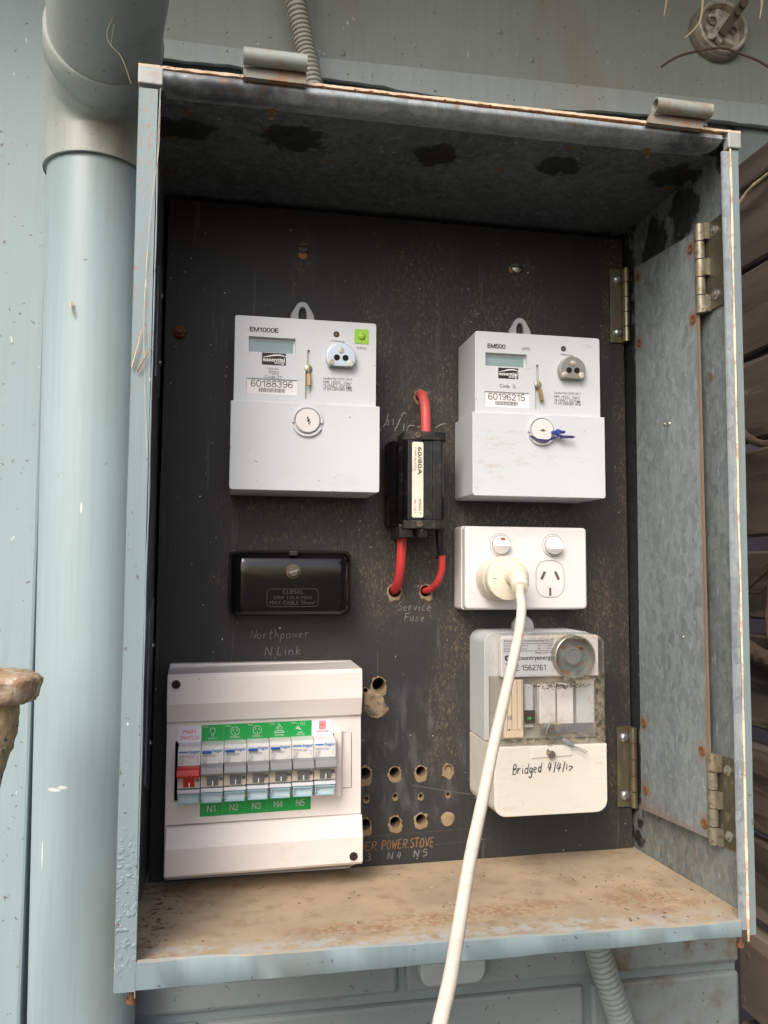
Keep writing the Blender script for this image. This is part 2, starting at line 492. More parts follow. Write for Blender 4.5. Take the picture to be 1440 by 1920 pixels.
simple('soffit_paint', c('#8b9693'), rough=0.7)
simple('wire', c('#8f9090'), rough=0.4, metal=0.6)
simple('purple_cloth', c('#4b4145'), rough=0.95)


def lcd():
    k = N('lcd_glass')
    k.color(k.mix(k.noise(40, 0.3, 0.7, stretch=(.3, 1, 1)), c('#7e9494'), c('#93a5a4'))).set(rough=0.12)
    M['lcd_glass'] = k.m


lcd()


def blocks():
    k = N('block_paint')
    base = k.mix(k.noise(6, 0.3, 0.7), c('#738184'), c('#859193'))
    st = k.blobs([(.60, .10, -.16, .10, .1, .12), (.48, .1, -.14, .03, .1, .06)], jit=0.4, jscale=14, soft=0.7)
    base = k.mix(k.mul(st, k.noise(22, 0.42, 0.7, detail=8)), base, c('#6a5b49'))
    pits = k.noise(120, 0.66, 0.72, detail=3, seed=3)
    base = k.mix(k.mul(pits, 0.6), base, c('#3f3f3a'))
    k.color(base).set(rough=0.65, spec=0.35)
    k.bump(k.noise(140, detail=4, rough=0.65), 0.45, 0.0015)
    k.bump(pits, -0.7, 0.002)
    M['block_paint'] = k.m


blocks()


def nzcol(name, cols, scale, stretch=(1, 1, 1), rough=0.8, bump=0.5, bs=200, metal=0):
    k = N(name)
    base = k.mix(k.noise(scale, 0.35, 0.65, stretch=stretch, detail=8), c(cols[0]), c(cols[1]))
    base = k.mix(k.noise(scale * 2.3, 0.5, 0.62, stretch=stretch, seed=5, detail=8), base, c(cols[2]))
    base = k.mix(k.noise(scale * 1.1, 0.60, 0.66, stretch=stretch, seed=21, detail=6), base, c(cols[3]))
    k.color(base).set(rough=rough, metal=metal)
    k.bump(k.noise(bs, detail=8, rough=0.7, stretch=stretch), bump, 0.002)
    M[name] = k.m


nzcol('fence_wood', ['#4b423b', '#685c52', '#3a312c', '#85766a'], 14, stretch=(1, 0.12, 1), rough=0.85, bs=60)
nzcol('peeling_rust', ['#a07c5f', '#b9a48c', '#cbbfae', '#6a4a38'], 70, rough=0.9, bump=0.9, bs=110)
nzcol('peeling_post', ['#b09a76', '#958c6e', '#bda27c', '#2b4a5a'], 120, stretch=(1, 1, 0.6), rough=0.8, bump=0.9, bs=110)
nzcol('hinge_leaf', ['#6c6a58', '#5c5e54', '#6e604a', '#8a8670'], 60, rough=0.4, bump=0.3, bs=300, metal=0.6)
nzcol('hinge_passivated', ['#8d876c', '#838877', '#8a786c', '#a39b7c'], 40, stretch=(1, 1, .4), rough=0.36, bump=0.15, bs=300, metal=0.75)
nzcol('hinge_worn', ['#938b76', '#8a897e', '#74684f', '#b3ad9e'], 90, rough=0.42, bump=0.25, bs=300, metal=0.5)


def clearmat(name, tint, haze, hz_lo, hz_hi, rough=0.1, base_haze=0.08, dirt=None):
    k = N(name)
    t = k.t
    out = t.nodes['Material Output']
    tr = k.n('ShaderNodeBsdfTransparent'); tr.inputs[0].default_value = (*tint, 1)
    k.color(haze).set(rough=0.5)
    gl = k.n('ShaderNodeBsdfGlossy'); gl.inputs['Roughness'].default_value = rough
    lw = k.n('ShaderNodeLayerWeight'); lw.inputs[0].default_value = 0.5
    fr_ = k.math('ADD', k.math('MULTIPLY', k.math('POWER', lw.outputs['Facing'], 5.0), 0.7), 0.04)
    m1 = k.n('ShaderNodeMixShader'); k.l(fr_, m1.inputs[0]); k.l(tr.outputs[0], m1.inputs[1]); k.l(gl.outputs[0], m1.inputs[2])
    f = k.math('ADD', k.mul(k.noise(45, hz_lo, hz_hi, detail=8, rough=0.7, stretch=(1, 1, .6)), 0.35), base_haze)
    if dirt:
        f = k.math('ADD', f, k.mul(k.mul(k.blobs(dirt, jit=0.4, jscale=90, soft=0.8), k.noise(170, 0.35, 0.65, detail=7)), 0.55), clamp=True)
    m2 = k.n('ShaderNodeMixShader'); k.l(f, m2.inputs[0]); k.l(m1.outputs[0], m2.inputs[1]); k.l(k.b.outputs[0], m2.inputs[2])
    k.l(m2.outputs[0], out.inputs[0])
    M[name] = k.m
    return k


clearmat('clear_cover', (0.97, 0.97, 0.96), c('#a59880'), 0.48, 0.9, base_haze=0.05, dirt=[(.33, -.065, .1185, .055, .02, .004), (.372, -.065, .14, .006, .02, .03), (.35, -.065, .2035, .03, .02, .002), (.35, -.065, .165, .03, .02, .005), (.33, -.065, .130, .012, .02, .008)])
clearmat('clear_blue', (0.93, 0.98, 1.0), c('#b4cdd8'), 0.6, 0.95, base_haze=0.05)

# ---------------------------------------------------------------- mesh helpers
ORIG = {}


def root(name, label, cat, loc, group=None):
    o = bpy.data.objects.new(name, None)
    o.empty_display_size = 0.02
    COL.objects.link(o)
    o.location = loc
    ORIG[o.name] = Vector(loc)
    o['label'] = label
    o['category'] = cat
    if group:
        o['group'] = group
    return o


def finish(name, bm, mat, parent=None, bev=0.0, seg=2, smooth=False, ang=30, recalc=True):
    if recalc:
        bmesh.ops.recalc_face_normals(bm, faces=bm.faces)
    if bev:
        es = [e for e in bm.edges if len(e.link_faces) == 2 and e.calc_face_angle(0) > R(ang)]
        if es:
            bmesh.ops.bevel(bm, geom=es, offset=bev, segments=seg, profile=0.5, affect='EDGES', clamp_overlap=True)
    org = ORIG[parent.name] if parent else Vector()
    if parent:
        bmesh.ops.translate(bm, verts=bm.verts, vec=-org)
    me = bpy.data.meshes.new(name)
    bm.to_mesh(me)
    bm.free()
    mats = mat if isinstance(mat, (list, tuple)) else [mat]
    for q in mats:
        me.materials.append(M[q])
    if smooth:
        me.polygons.foreach_set('use_smooth', [True] * len(me.polygons))
        try:
            me.set_sharp_from_angle(angle=R(smooth if smooth is not True else 40))
        except Exception:
            pass
    o = bpy.data.objects.new(name, me)
    COL.objects.link(o)
    if smooth and bev:
        wn_ = o.modifiers.new('weighted_normal', 'WEIGHTED_NORMAL')
        wn_.keep_sharp = True
        wn_.weight = 100
    if parent:
        o.parent = parent
        ORIG[o.name] = org
    else:
        ORIG[o.name] = Vector()
    return o


def tag(o, label=None, cat=None, group=None, kind=None):
    if label: o['label'] = label
    if cat: o['category'] = cat
    if group: o['group'] = group
    if kind: o['kind'] = kind
    return o


def box(bm, x0, x1, y0, y1, z0, z1):
    vs = [bm.verts.new((x, y, z)) for x in (x0, x1) for y in (y0, y1) for z in (z0, z1)]
    for f in ((0, 1, 3, 2), (4, 6, 7, 5), (0, 4, 5, 1), (2, 3, 7, 6), (0, 2, 6, 4), (1, 5, 7, 3)):
        bm.faces.new([vs[i] for i in f])
    return vs


def hexa(bm, front, back):
    """8-corner block from two quads in matching order"""
    a = [bm.verts.new(p) for p in front]; b = [bm.verts.new(p) for p in back]
    bm.faces.new(a); bm.faces.new(b[::-1])
    for i in range(4):
        j = (i + 1) % 4
        bm.faces.new((a[j], a[i], b[i], b[j]))


def prism(bm, pts, y0, y1, scale1=None):
    """outline in (x,z), from y0 to y1"""
    a = [bm.verts.new((x, y0, z)) for x, z in pts]
    b = [bm.verts.new((x, y1, z)) for x, z in pts]
    bm.faces.new(a); bm.faces.new(b[::-1])
    n = len(pts)
    for i in range(n):
        j = (i + 1) % n
        bm.faces.new((a[j], a[i], b[i], b[j]))


def prism_x(bm, pts, x0, x1):
    """outline in (y,z), extruded along x"""
    a = [bm.verts.new((x0, y, z)) for y, z in pts]
    b = [bm.verts.new((x1, y, z)) for y, z in pts]
    bm.faces.new(a); bm.faces.new(b[::-1])
    n = len(pts)
    for i in range(n):
        j = (i + 1) % n
        bm.faces.new((a[j], a[i], b[i], b[j]))


def prism_z(bm, pts, z0, z1):
    a = [bm.verts.new((x, y, z0)) for x, y in pts]
    b = [bm.verts.new((x, y, z1)) for x, y in pts]
    bm.faces.new(a); bm.faces.new(b[::-1])
    n = len(pts)
    for i in range(n):
        j = (i + 1) % n
        bm.faces.new((a[j], a[i], b[i], b[j]))


def rr(x0, x1, z0, z1, r, n=5):
    out = []
    rs = r if isinstance(r, (tuple, list)) else (r,) * 4     # BL, BR, TR, TL
    for (cx, cz, a0, q) in ((x0, z0, 180, rs[0]), (x1, z0, 270, rs[1]), (x1, z1, 0, rs[2]), (x0, z1, 90, rs[3])):
        ox = cx + (q if cx == x0 else -q); oz = cz + (q if cz == z0 else -q)
        for i in range(n + 1):
            a = R(a0 + 90 * i / n)
            out.append((ox + q * math.cos(a), oz + q * math.sin(a)))
    return out


def circ(x, z, r, n=24, a0=0.0, rz=None):
    rz = rz or r
    return [(x + r * math.cos(a0 + 2 * math.pi * i / n), z + rz * math.sin(a0 + 2 * math.pi * i / n)) for i in range(n)]


def cyl(bm, p0, p1, r0, r1=None, n=20, caps=True):
    r1 = r0 if r1 is None else r1
    p0 = Vector(p0); p1 = Vector(p1)
    d = (p1 - p0).normalized()
    a = d.orthogonal().normalized(); b = d.cross(a)
    v0 = [bm.verts.new(p0 + (a * math.cos(t) + b * math.sin(t)) * r0) for t in (2 * math.pi * i / n for i in range(n))]
    v1 = [bm.verts.new(p1 + (a * math.cos(t) + b * math.sin(t)) * r1) for t in (2 * math.pi * i / n for i in range(n))]
    for i in range(n):
        j = (i + 1) % n
        bm.faces.new((v0[i], v0[j], v1[j], v1[i]))
    if caps:
        bm.faces.new(v0[::-1]); bm.faces.new(v1)


def lathe(bm, base, axis, prof, n=28, caps=True):
    """prof: (radius, distance along axis)"""
    base = Vector(base); d = Vector(axis).normalized()
    a = d.orthogonal().normalized(); b = d.cross(a)
    rings = []
    for r, h in prof:
        rings.append([bm.verts.new(base + d * h + (a * math.cos(t) + b * math.sin(t)) * r) for t in (2 * math.pi * i / n for i in range(n))])
    for u, v in zip(rings, rings[1:]):
        for i in range(n):
            j = (i + 1) % n
            bm.faces.new((u[i], u[j], v[j], v[i]))
    if caps:
        bm.faces.new(rings[0][::-1]); bm.faces.new(rings[-1])


def smoothpath(pts, sub=8):
    P = [Vector(p) for p in pts]
    out = []
    for i in range(len(P) - 1):
        p0 = P[max(i - 1, 0)]; p1 = P[i]; p2 = P[i + 1]; p3 = P[min(i + 2, len(P) - 1)]
        for s in range(sub):
            t = s / sub
            out.append(0.5 * ((2 * p1) + (p2 - p0) * t + (2 * p0 - 5 * p1 + 4 * p2 - p3) * t * t + (3 * p1 - p0 - 3 * p2 + p3) * t ** 3))
    out.append(P[-1])
    return out


def tube(bm, pts, rad, n=12, caps=True):
    P = [Vector(p) for p in pts]
    m = len(P)
    nrm = None
    rings = []
    for i in range(m):
        t = (P[min(i + 1, m - 1)] - P[max(i - 1, 0)]).normalized()
        if nrm is None:
            nrm = t.orthogonal().normalized()
        nrm = (nrm - t * nrm.dot(t)).normalized()
        b = t.cross(nrm)
        r = rad(i / (m - 1)) if callable(rad) else rad
        rings.append([bm.verts.new(P[i] + (nrm * math.cos(a) + b * math.sin(a)) * r) for a in (2 * math.pi * k / n for k in range(n))])
    for u, v in zip(rings, rings[1:]):
        for i in range(n):
            j = (i + 1) % n
            bm.faces.new((u[i], u[j], v[j], v[i]))
    if caps:
        bm.faces.new(rings[0][::-1]); bm.faces.new(rings[-1])


def jitter(bm, amp, scale, seed=0.0):
    for v in bm.verts:
        p = v.co * scale + Vector((seed, seed * 2, -seed))
        v.co += Vector(mnoise.noise_vector(p)) * amp


# ---------------------------------------------------------------- lettering
def text_mesh(s, bold=0.0):
    cu = bpy.data.curves.new('lettering', 'FONT')
    cu.body = s
    cu.resolution_u = 2
    cu.offset = bold
    cu.align_x = 'LEFT'
    o = bpy.data.objects.new('lettering', cu)
    me = bpy.data.meshes.new_from_object(o)
    vs = [(v.co.x, v.co.y) for v in me.vertices]
    fs = [tuple(p.vertices) for p in me.polygons]
    bpy.data.objects.remove(o); bpy.data.curves.remove(cu); bpy.data.meshes.remove(me)
    return vs, fs


def put_text(bm, s, x0, x1, z0, z1, y, bold=0.0, rot=0, yfun=None):
    """fit the text's bounding box to a rectangle on the plane y; rot=90 turns it to read downwards"""
    vs, fs = text_mesh(s, bold)
    if not vs:
        return
    ax = min(v[0] for v in vs); bx = max(v[0] for v in vs); ay = min(v[1] for v in vs); by = max(v[1] for v in vs)
    out = []
    for u, v in vs:
        p = (u - ax) / max(bx - ax, 1e-6); q = (v - ay) / max(by - ay, 1e-6)
        if rot == 0:
            X = x0 + (x1 - x0) * p; Z = z0 + (z1 - z0) * q
        else:                                  # reads from top to bottom
            X = x0 + (x1 - x0) * q; Z = z1 - (z1 - z0) * p
        out.append(bm.verts.new((X, yfun(X, Z) if yfun else y, Z)))
    for f in fs:
        try:
            bm.faces.new([out[i] for i in f])
        except ValueError:
            pass


def text(s, x0, x1, z0, z1, y, mat, parent, bold=0.0, rot=0, name='lettering'):
    bm = bmesh.new()
    put_text(bm, s, x0, x1, z0, z1, y, bold, rot)
    return finish(name, bm, mat, parent, recalc=False)


def ribbon(bm, pts, w, y, sub=5, closed=False):
    """flat pen stroke on the plane y; pts in (x,z)"""
    if sub > 1 and len(pts) > 2:
        P = [(v.x, v.z) for v in smoothpath([(a, 0, b) for a, b in pts], sub)]
    else:
        P = list(pts)
    L = []; Rr = []
    for i in range(len(P)):
        a = P[max(i - 1, 0)]; b = P[min(i + 1, len(P) - 1)]
        dx, dz = b[0] - a[0], b[1] - a[1]
        q = math.hypot(dx, dz) or 1
        nx, nz = -dz / q, dx / q
        L.append(bm.verts.new((P[i][0] + nx * w / 2, y, P[i][1] + nz * w / 2)))
        Rr.append(bm.verts.new((P[i][0] - nx * w / 2, y, P[i][1] - nz * w / 2)))
    for i in range(len(P) - 1):
        bm.faces.new((Rr[i], Rr[i + 1], L[i + 1], L[i]))


GL = {  # single-stroke hand letters in a unit box; lists of strokes; (x,y)
    'N': [[(0, 0), (0.05, 1)], [(0.05, 1), (0.6, 0)], [(0.6, 0), (0.7, 1)]],
    'o': [[(0.35, 0.55), (0.05, 0.4), (0.1, 0.05), (0.45, 0.05), (0.6, 0.35), (0.35, 0.55)]],
    'r': [[(0.05, 0.55), (0.1, 0)], [(0.1, 0.3), (0.3, 0.52), (0.5, 0.5)]],
    't': [[(0.3, 1), (0.2, 0.1), (0.4, 0)], [(0, 0.65), (0.55, 0.7)]],
    'h': [[(0.05, 1), (0.05, 0)], [(0.05, 0.3), (0.3, 0.55), (0.45, 0.4), (0.5, 0)]],
    'p': [[(0.1, 0.55), (0, -0.45)], [(0.1, 0.4), (0.4, 0.58), (0.5, 0.3), (0.3, 0.02), (0.08, 0.12)]],
    'w': [[(0, 0.5), (0.1, 0.05), (0.35, 0.4), (0.5, 0.05), (0.7, 0.55)]],
    'e': [[(0.05, 0.28), (0.5, 0.36), (0.35, 0.55), (0.08, 0.4), (0.1, 0.08), (0.5, 0.05)]],
    'L': [[(0.15, 1), (0.05, 0.05)], [(0.05, 0.05), (0.6, 0.03)]],
    'i': [[(0.1, 0.55), (0.12, 0)], [(0.12, 0.78), (0.14, 0.84)]],
    'n': [[(0.02, 0.55), (0.05, 0)], [(0.05, 0.35), (0.3, 0.56), (0.42, 0.3), (0.45, 0)]],
    'k': [[(0.1, 1), (0.05, 0)], [(0.5, 0.6), (0.08, 0.3)], [(0.15, 0.32), (0.5, 0)]],
    'S': [[(0.6, 0.9), (0.3, 1), (0.08, 0.8), (0.3, 0.55), (0.55, 0.35), (0.35, 0.02), (0, 0.1)]],
    'v': [[(0, 0.55), (0.22, 0.02)], [(0.22, 0.02), (0.5, 0.6)]],
    'c': [[(0.5, 0.5), (0.25, 0.55), (0.05, 0.3), (0.2, 0.03), (0.5, 0.08)]],
    'F': [[(0.1, 1), (0, 0)], [(0.1, 0.95), (0.65, 1)], [(0.05, 0.5), (0.5, 0.55)]],
    'u': [[(0.02, 0.55), (0.05, 0.1), (0.25, 0.02), (0.45, 0.2)], [(0.5, 0.58), (0.48, 0)]],
    's': [[(0.45, 0.5), (0.2, 0.56), (0.1, 0.4), (0.4, 0.22), (0.3, 0.02), (0.02, 0.06)]],
    'B': [[(0.1, 1), (0, 0)], [(0.1, 1), (0.5, 0.95), (0.5, 0.65), (0.08, 0.52)], [(0.08, 0.52), (0.6, 0.45), (0.5, 0.08), (0, 0)]],
    'd': [[(0.5, 0.5), (0.2, 0.55), (0.05, 0.25), (0.2, 0.02), (0.5, 0.2)], [(0.65, 1), (0.5, 0)]],
    'g': [[(0.5, 0.5), (0.2, 0.55), (0.08, 0.3), (0.25, 0.08), (0.5, 0.3)], [(0.52, 0.55), (0.42, -0.3), (0.15, -0.4), (0.0, -0.25)]],
    '4': [[(0.3, 1), (0.05, 0.35), (0.6, 0.45)], [(0.5, 0.85), (0.3, 0)]],
    '/': [[(0.35, 1.05), (0.1, -0.1)]],
    '1': [[(0.2, 0.7), (0.15, 0.1)]],
    '7': [[(0.0, 0.55), (0.55, 0.45), (0.05, 0.05)]],
    'P': [[(0.12, 1), (0, 0)], [(0.12, 1), (0.6, 0.95), (0.55, 0.55), (0.06, 0.45)]],
    'O': [[(0.35, 1), (0.05, 0.65), (0.1, 0.15), (0.4, 0), (0.65, 0.4), (0.55, 0.85), (0.35, 1)]],
    'W': [[(0.05, 1), (0.1, 0)], [(0.1, 0), (0.4, 0.7)], [(0.4, 0.7), (0.5, 0)], [(0.5, 0), (0.8, 1)]],
    'E': [[(0.12, 1), (0, 0)], [(0.12, 1), (0.6, 1)], [(0.06, 0.5), (0.5, 0.52)], [(0, 0), (0.55, 0)]],
    'R': [[(0.12, 1), (0, 0)], [(0.12, 1), (0.6, 0.9), (0.5, 0.55), (0.06, 0.45)], [(0.2, 0.48), (0.55, 0)]],
    'T': [[(0.35, 1), (0.25, 0)], [(0, 0.97), (0.7, 1)]],
    'V': [[(0.0, 1), (0.25, 0)], [(0.25, 0), (0.65, 1)]],
    '3': [[(0.1, 0.95), (0.5, 0.9), (0.45, 0.6), (0.2, 0.52)], [(0.2, 0.52), (0.55, 0.4), (0.45, 0.05), (0, 0.05)]],
    '5': [[(0.6, 1), (0.15, 0.97), (0.1, 0.6)], [(0.1, 0.6), (0.5, 0.6), (0.5, 0.15), (0, 0.02)]],
    '.': [[(0.2, 0.75), (0.22, 0.82)]],
    ' ': [],
}


SF = {
    'E': (.60, [[(.08, 0), (.08, 1)], [(.08, .94), (.56, .94)], [(.08, .52), (.52, .52)], [(.08, .06), (.58, .06)]]),
    'M': (.84, [[(.08, 0), (.08, 1)], [(.10, .98), (.42, .05)], [(.42, .05), (.74, .98)], [(.76, 0), (.76, 1)]]),
    '1': (.50, [[(.34, 0), (.34, 1)], [(.34, .96), (.22, .80), (.08, .74)]]),
    '0': (.62, [[(.31, .95), (.13, .82), (.08, .5), (.13, .18), (.31, .05), (.49, .18), (.54, .5), (.49, .82), (.31, .95)]]),
    '5': (.62, [[(.52, .94), (.16, .94), (.11, .50), (.30, .60), (.50, .52), (.54, .30), (.45, .10), (.28, .05), (.12, .12), (.08, .24)]]),
    '6': (.62, [[(.50, .80), (.40, .93), (.25, .93), (.13, .78), (.08, .45), (.12, .18), (.28, .05), (.46, .10), (.54, .30), (.46, .50), (.30, .56), (.14, .46), (.10, .34)]]),
    '8': (.62, [[(.31, .54), (.14, .64), (.14, .84), (.31, .95), (.48, .84), (.48, .64), (.31, .54), (.11, .42), (.09, .20), (.31, .05), (.53, .20), (.51, .42), (.31, .54)]]),
    '3': (.62, [[(.10, .76), (.18, .91), (.34, .95), (.49, .85), (.47, .64), (.26, .54)], [(.26, .54), (.47, .48), (.54, .28), (.44, .09), (.28, .05), (.13, .12), (.08, .26)]]),
    '9': (.62, [[(.12, .20), (.22, .07), (.37, .07), (.49, .22), (.54, .55), (.50, .82), (.34, .95), (.16, .90), (.08, .70), (.16, .50), (.32, .44), (.48, .54), (.52, .66)]]),
    '2': (.62, [[(.10, .72), (.16, .90), (.32, .95), (.49, .86), (.50, .66), (.36, .44), (.10, .12), (.08, .06)], [(.08, .06), (.55, .06)]]),
    '7': (.60, [[(.07, .94), (.54, .94)], [(.54, .94), (.32, .50), (.24, 0)]]),
    'N': (.72, [[(.09, 0), (.09, 1)], [(.10, .97), (.62, .03)], [(.63, 0), (.63, 1)]]),
    '4': (.62, [[(.44, 0), (.44, .98)], [(.42, .95), (.06, .30)], [(.06, .28), (.58, .28)]]),
    ' ': (.34, []),
}


def sans(bm, s, x0, x1, z0, z1, y, wt):
    """plain upright figures and capitals fitted to a rectangle; wt = stroke as a share of the height"""
    tot = sum(SF[ch][0] for ch in s)
    u = (x1 - x0) / tot
    h = z1 - z0
    x = x0
    for ch in s:
        a, strokes = SF[ch]
        for st in strokes:
            ribbon(bm, [(x + p * u, z0 + q * h) for p, q in st], wt * h, y, 3 if len(st) > 4 else 1)
        x += a * u


def hand(s, x0, x1, z0, h, y, w, mat, parent, slope=0.0, seed=1):
    rg = random.Random(seed)
    adv = [0.9 if ch in 'WwOo' else (0.45 if ch in 'i1./ ' else 0.8) for ch in s]
    if s[-1] != ' ':
        pass
    tot = sum(adv)
    u = (x1 - x0) / tot
    bm = bmesh.new()
    x = x0
    for ch, a in zip(s, adv):
        dz = rg.uniform(-0.05, 0.05) * h
        sx = u * rg.uniform(0.9, 1.05)
        for st in GL[ch]:
            pts = [(x + p * sx + q * h * 0.06, z0 + slope * (x - x0) + dz + q * h) for p, q in st]
            ribbon(bm, pts, w * rg.uniform(0.75, 1.15), y)
        x += a * u
    return finish('handwriting', bm, mat, parent, recalc=False)


# ================================================================= SETTING
bm = bmesh.new()
box(bm, -30, 30, -30, 12, -1.35, -1.25)
tag(finish('ground', bm, 'ground_concrete'), kind='structure')

# eave over the wall, just above the frame
bm = bmesh.new()
box(bm, -3, 3, -0.36, 0.5, 1.12, 1.14)
box(bm, -3, 3, -0.39, -0.36, 1.08, 1.24)
tag(finish('soffit', bm, 'soffit_paint'), kind='structure')

# block wall
W = root('block_wall', 'wall of large blue-grey painted concrete blocks behind the meter box', 'wall', (0.25, 0.10, -0.2))
bm = bmesh.new()
box(bm, -0.35, 0.610, 0.1065, 0.19, -1.25, 0.6345)
box(bm, -0.35, 0.95, 0.1065, 0.19, 0.6346, 1.13)
finish('mortar_joint', bm, 'mortar_paint', W)
zj = -0.1655
ncol = 0
blk = None
for row in range(-2, 6):
    z0 = zj + row * 0.20 + 0.005; z1 = z0 + 0.190
    off = 0.2395 if row % 2 == 0 else 0.4365
    for i in range(-2, 3):
        x0 = off + i * 0.39 + 0.004; x1 = x0 + 0.382
        if x1 < -0.2 or x0 > 0.9:
            continue
        x0 = max(x0, -0.34); x1 = min(x1, 0.94 if row >= 4 else 0.611)
        if x1 - x0 < 0.02:
            continue
        bm = bmesh.new()
        dy = rnd.uniform(-0.001, 0.001)
        box(bm, x0, x1, 0.10 + dy, 0.155, z0, z1)
        finish('block', bm, 'block_paint', W, bev=0.004, seg=2)
bm = bmesh.new()
box(bm, -0.35, 0.610, 0.103, 0.17, -1.24, zj - 2 * 0.2 - 0.001)
finish('lower_course', bm, 'block_paint', W)

# painted sheet above the blocks with a wavy batten along its foot
SH = root('eave_sheet', 'flat olive-grey painted fibro sheet above the meter box', 'wall sheet', (0.3, 0.09, 0.78))
bm = bmesh.new()
nx, nz = 60, 12
g = [[bm.verts.new((-0.35 + 1.3 * i / nx, 0.0930 + 0.0006 * math.sin(i * 0.5), 0.776 + (1.118 - 0.776) * j / nz)) for j in range(nz + 1)] for i in range(nx + 1)]
for i in range(nx):
    for j in range(nz):
        bm.faces.new((g[i][j], g[i + 1][j], g[i + 1][j + 1], g[i][j + 1]))
ex = bmesh.ops.extrude_face_region(bm, geom=bm.faces[:])
bmesh.ops.translate(bm, verts=[v for v in ex['geom'] if isinstance(v, bmesh.types.BMVert)], vec=(0, 0.006, 0))
finish('sheet', bm, 'sheet_paint', SH, smooth=True)
bm = bmesh.new()
n = 90
prev = None
for i in range(n + 1):
    x = -0.35 + 1.3 * i / n
    lo = 0.7685 + 0.0032 * mnoise.noise(Vector((x * 12, 0, 3))) + 0.0024 * mnoise.noise(Vector((x * 45, 0, 7)))
    lo += -0.0085 * math.exp(-((x - 0.33) / 0.10) ** 2) + 0.006 * max(0, min(1, (x - 0.45) / 0.15))
    hi = 0.7905 + 0.010 * max(0, (x - 0.10)) / 0.5
    yl = 0.0885 + 0.0018 * mnoise.noise(Vector((x * 14, 5, 0)))
    cur = [bm.verts.new(p) for p in ((x, 0.0920, hi), (x, 0.0885, hi - 0.002), (x, yl, lo), (x, yl + 0.004, lo - 0.0005), (x, 0.0945, hi - 0.004))]
    if prev:
        for a in range(5):
            b = (a + 1) % 5
            bm.faces.new((prev[a], cur[a], cur[b], prev[b]))
    prev = cur
finish('batten', bm, 'batten_paint', SH, smooth=True)
for (x, z) in ((0.343, 0.848), (0.38, 0.82), (0.17, 0.80)):
    bm = bmesh.new()
    lathe(bm, (x, 0.0932, z), (0, -1, 0), [(0.004, 0), (0.0035, 0.0012), (0.0015, 0.0022)], 10)
    finish('nail_head', bm, 'sheet_paint', SH)

# painted timber at the left
LB = root('timber_board', 'wide vertical blue-grey painted board left of the downpipe', 'wall board', (-0.25, 0.08, -0.2))
bm = bmesh.new()
box(bm, -0.42, -0.1075, 0.066, 0.0945, -1.25, 1.11)
finish('board', bm, 'wall_paint', LB, bev=0.003, seg=2)
bm = bmesh.new()
box(bm, -0.1073, -0.085, 0.088, 0.0985, -1.25, 1.11)
finish('gap_shade', bm, 'gap_shade_brown', LB)  # dark brown strip put in for the shadow between board and downpipe

# ================================================================= downpipe
DP = root('downpipe', 'blue-grey painted round downpipe left of the meter box with an elbow at top', 'downpipe', (-0.055, 0.05, -1.2))


def pipe_x(z):
    return -0.0544 - 0.0125 * (z + 0.13)


bm = bmesh.new()
pts = [(pipe_x(z), 0.0535, z) for z in (-1.25, -0.5, -0.13, 0.2, 0.55, 0.632)]
tube(bm, pts, 0.0440, 48)
finish('pipe', bm, 'pipe_paint', DP, smooth=True)
# elbow with thicker socket
xe = pipe_x(0.64)
path = [(xe, 0.0525, z) for z in (0.6235, 0.628, 0.648)]
Rb = 0.0485
zc = 0.649
hx = Vector((0.20, -1.0, 0)).normalized()       # the elbow turns out from the wall and a little to the right
ang = R(84)
for i in range(1, 17):
    a = ang * i / 16
    path.append(tuple(Vector((xe, 0.0525, zc + Rb * math.sin(a))) + hx * Rb * (1 - math.cos(a))))
d = (hx * math.sin(ang) + Vector((0, 0, math.cos(ang)))).normalized()
e0 = Vector(path[-1])
path.append(tuple(e0 + d * 0.02))
bm = bmesh.new()
tube(bm, path, 0.0462, 48)
finish('elbow', bm, 'elbow_paint', DP, smooth=True)
for off, rad_, ln in ((0.012, 0.0468, 0.0035), (0.0205, 0.0482, 0.0275)):
    bm = bmesh.new()
    e1 = e0 + d * off
    tube(bm, [e1, e1 + d * 0.0012, e1 + d * (ln - 0.0012), e1 + d * ln], lambda t: rad_ if 0.01 < t < 0.99 else rad_ - 0.001, 48)
    finish('socket', bm, 'elbow_paint', DP, smooth=True)
bm = bmesh.new()
e1 = e0 + d * 0.0205
tube(bm, [e1 + d * 0.024, e1 + d * 0.25], 0.0452, 48)
finish('upper_pipe', bm, 'elbow_paint', DP, smooth=True)
bm = bmesh.new()
lathe(bm, (xe, 0.0525, 0.6225), (0, 0, 1), [(0.0466, 0), (0.0472, 0.0005), (0.0472, 0.004), (0.0464, 0.0045)], 48, caps=False)
finish('socket_rim', bm, 'elbow_paint', DP, smooth=True)

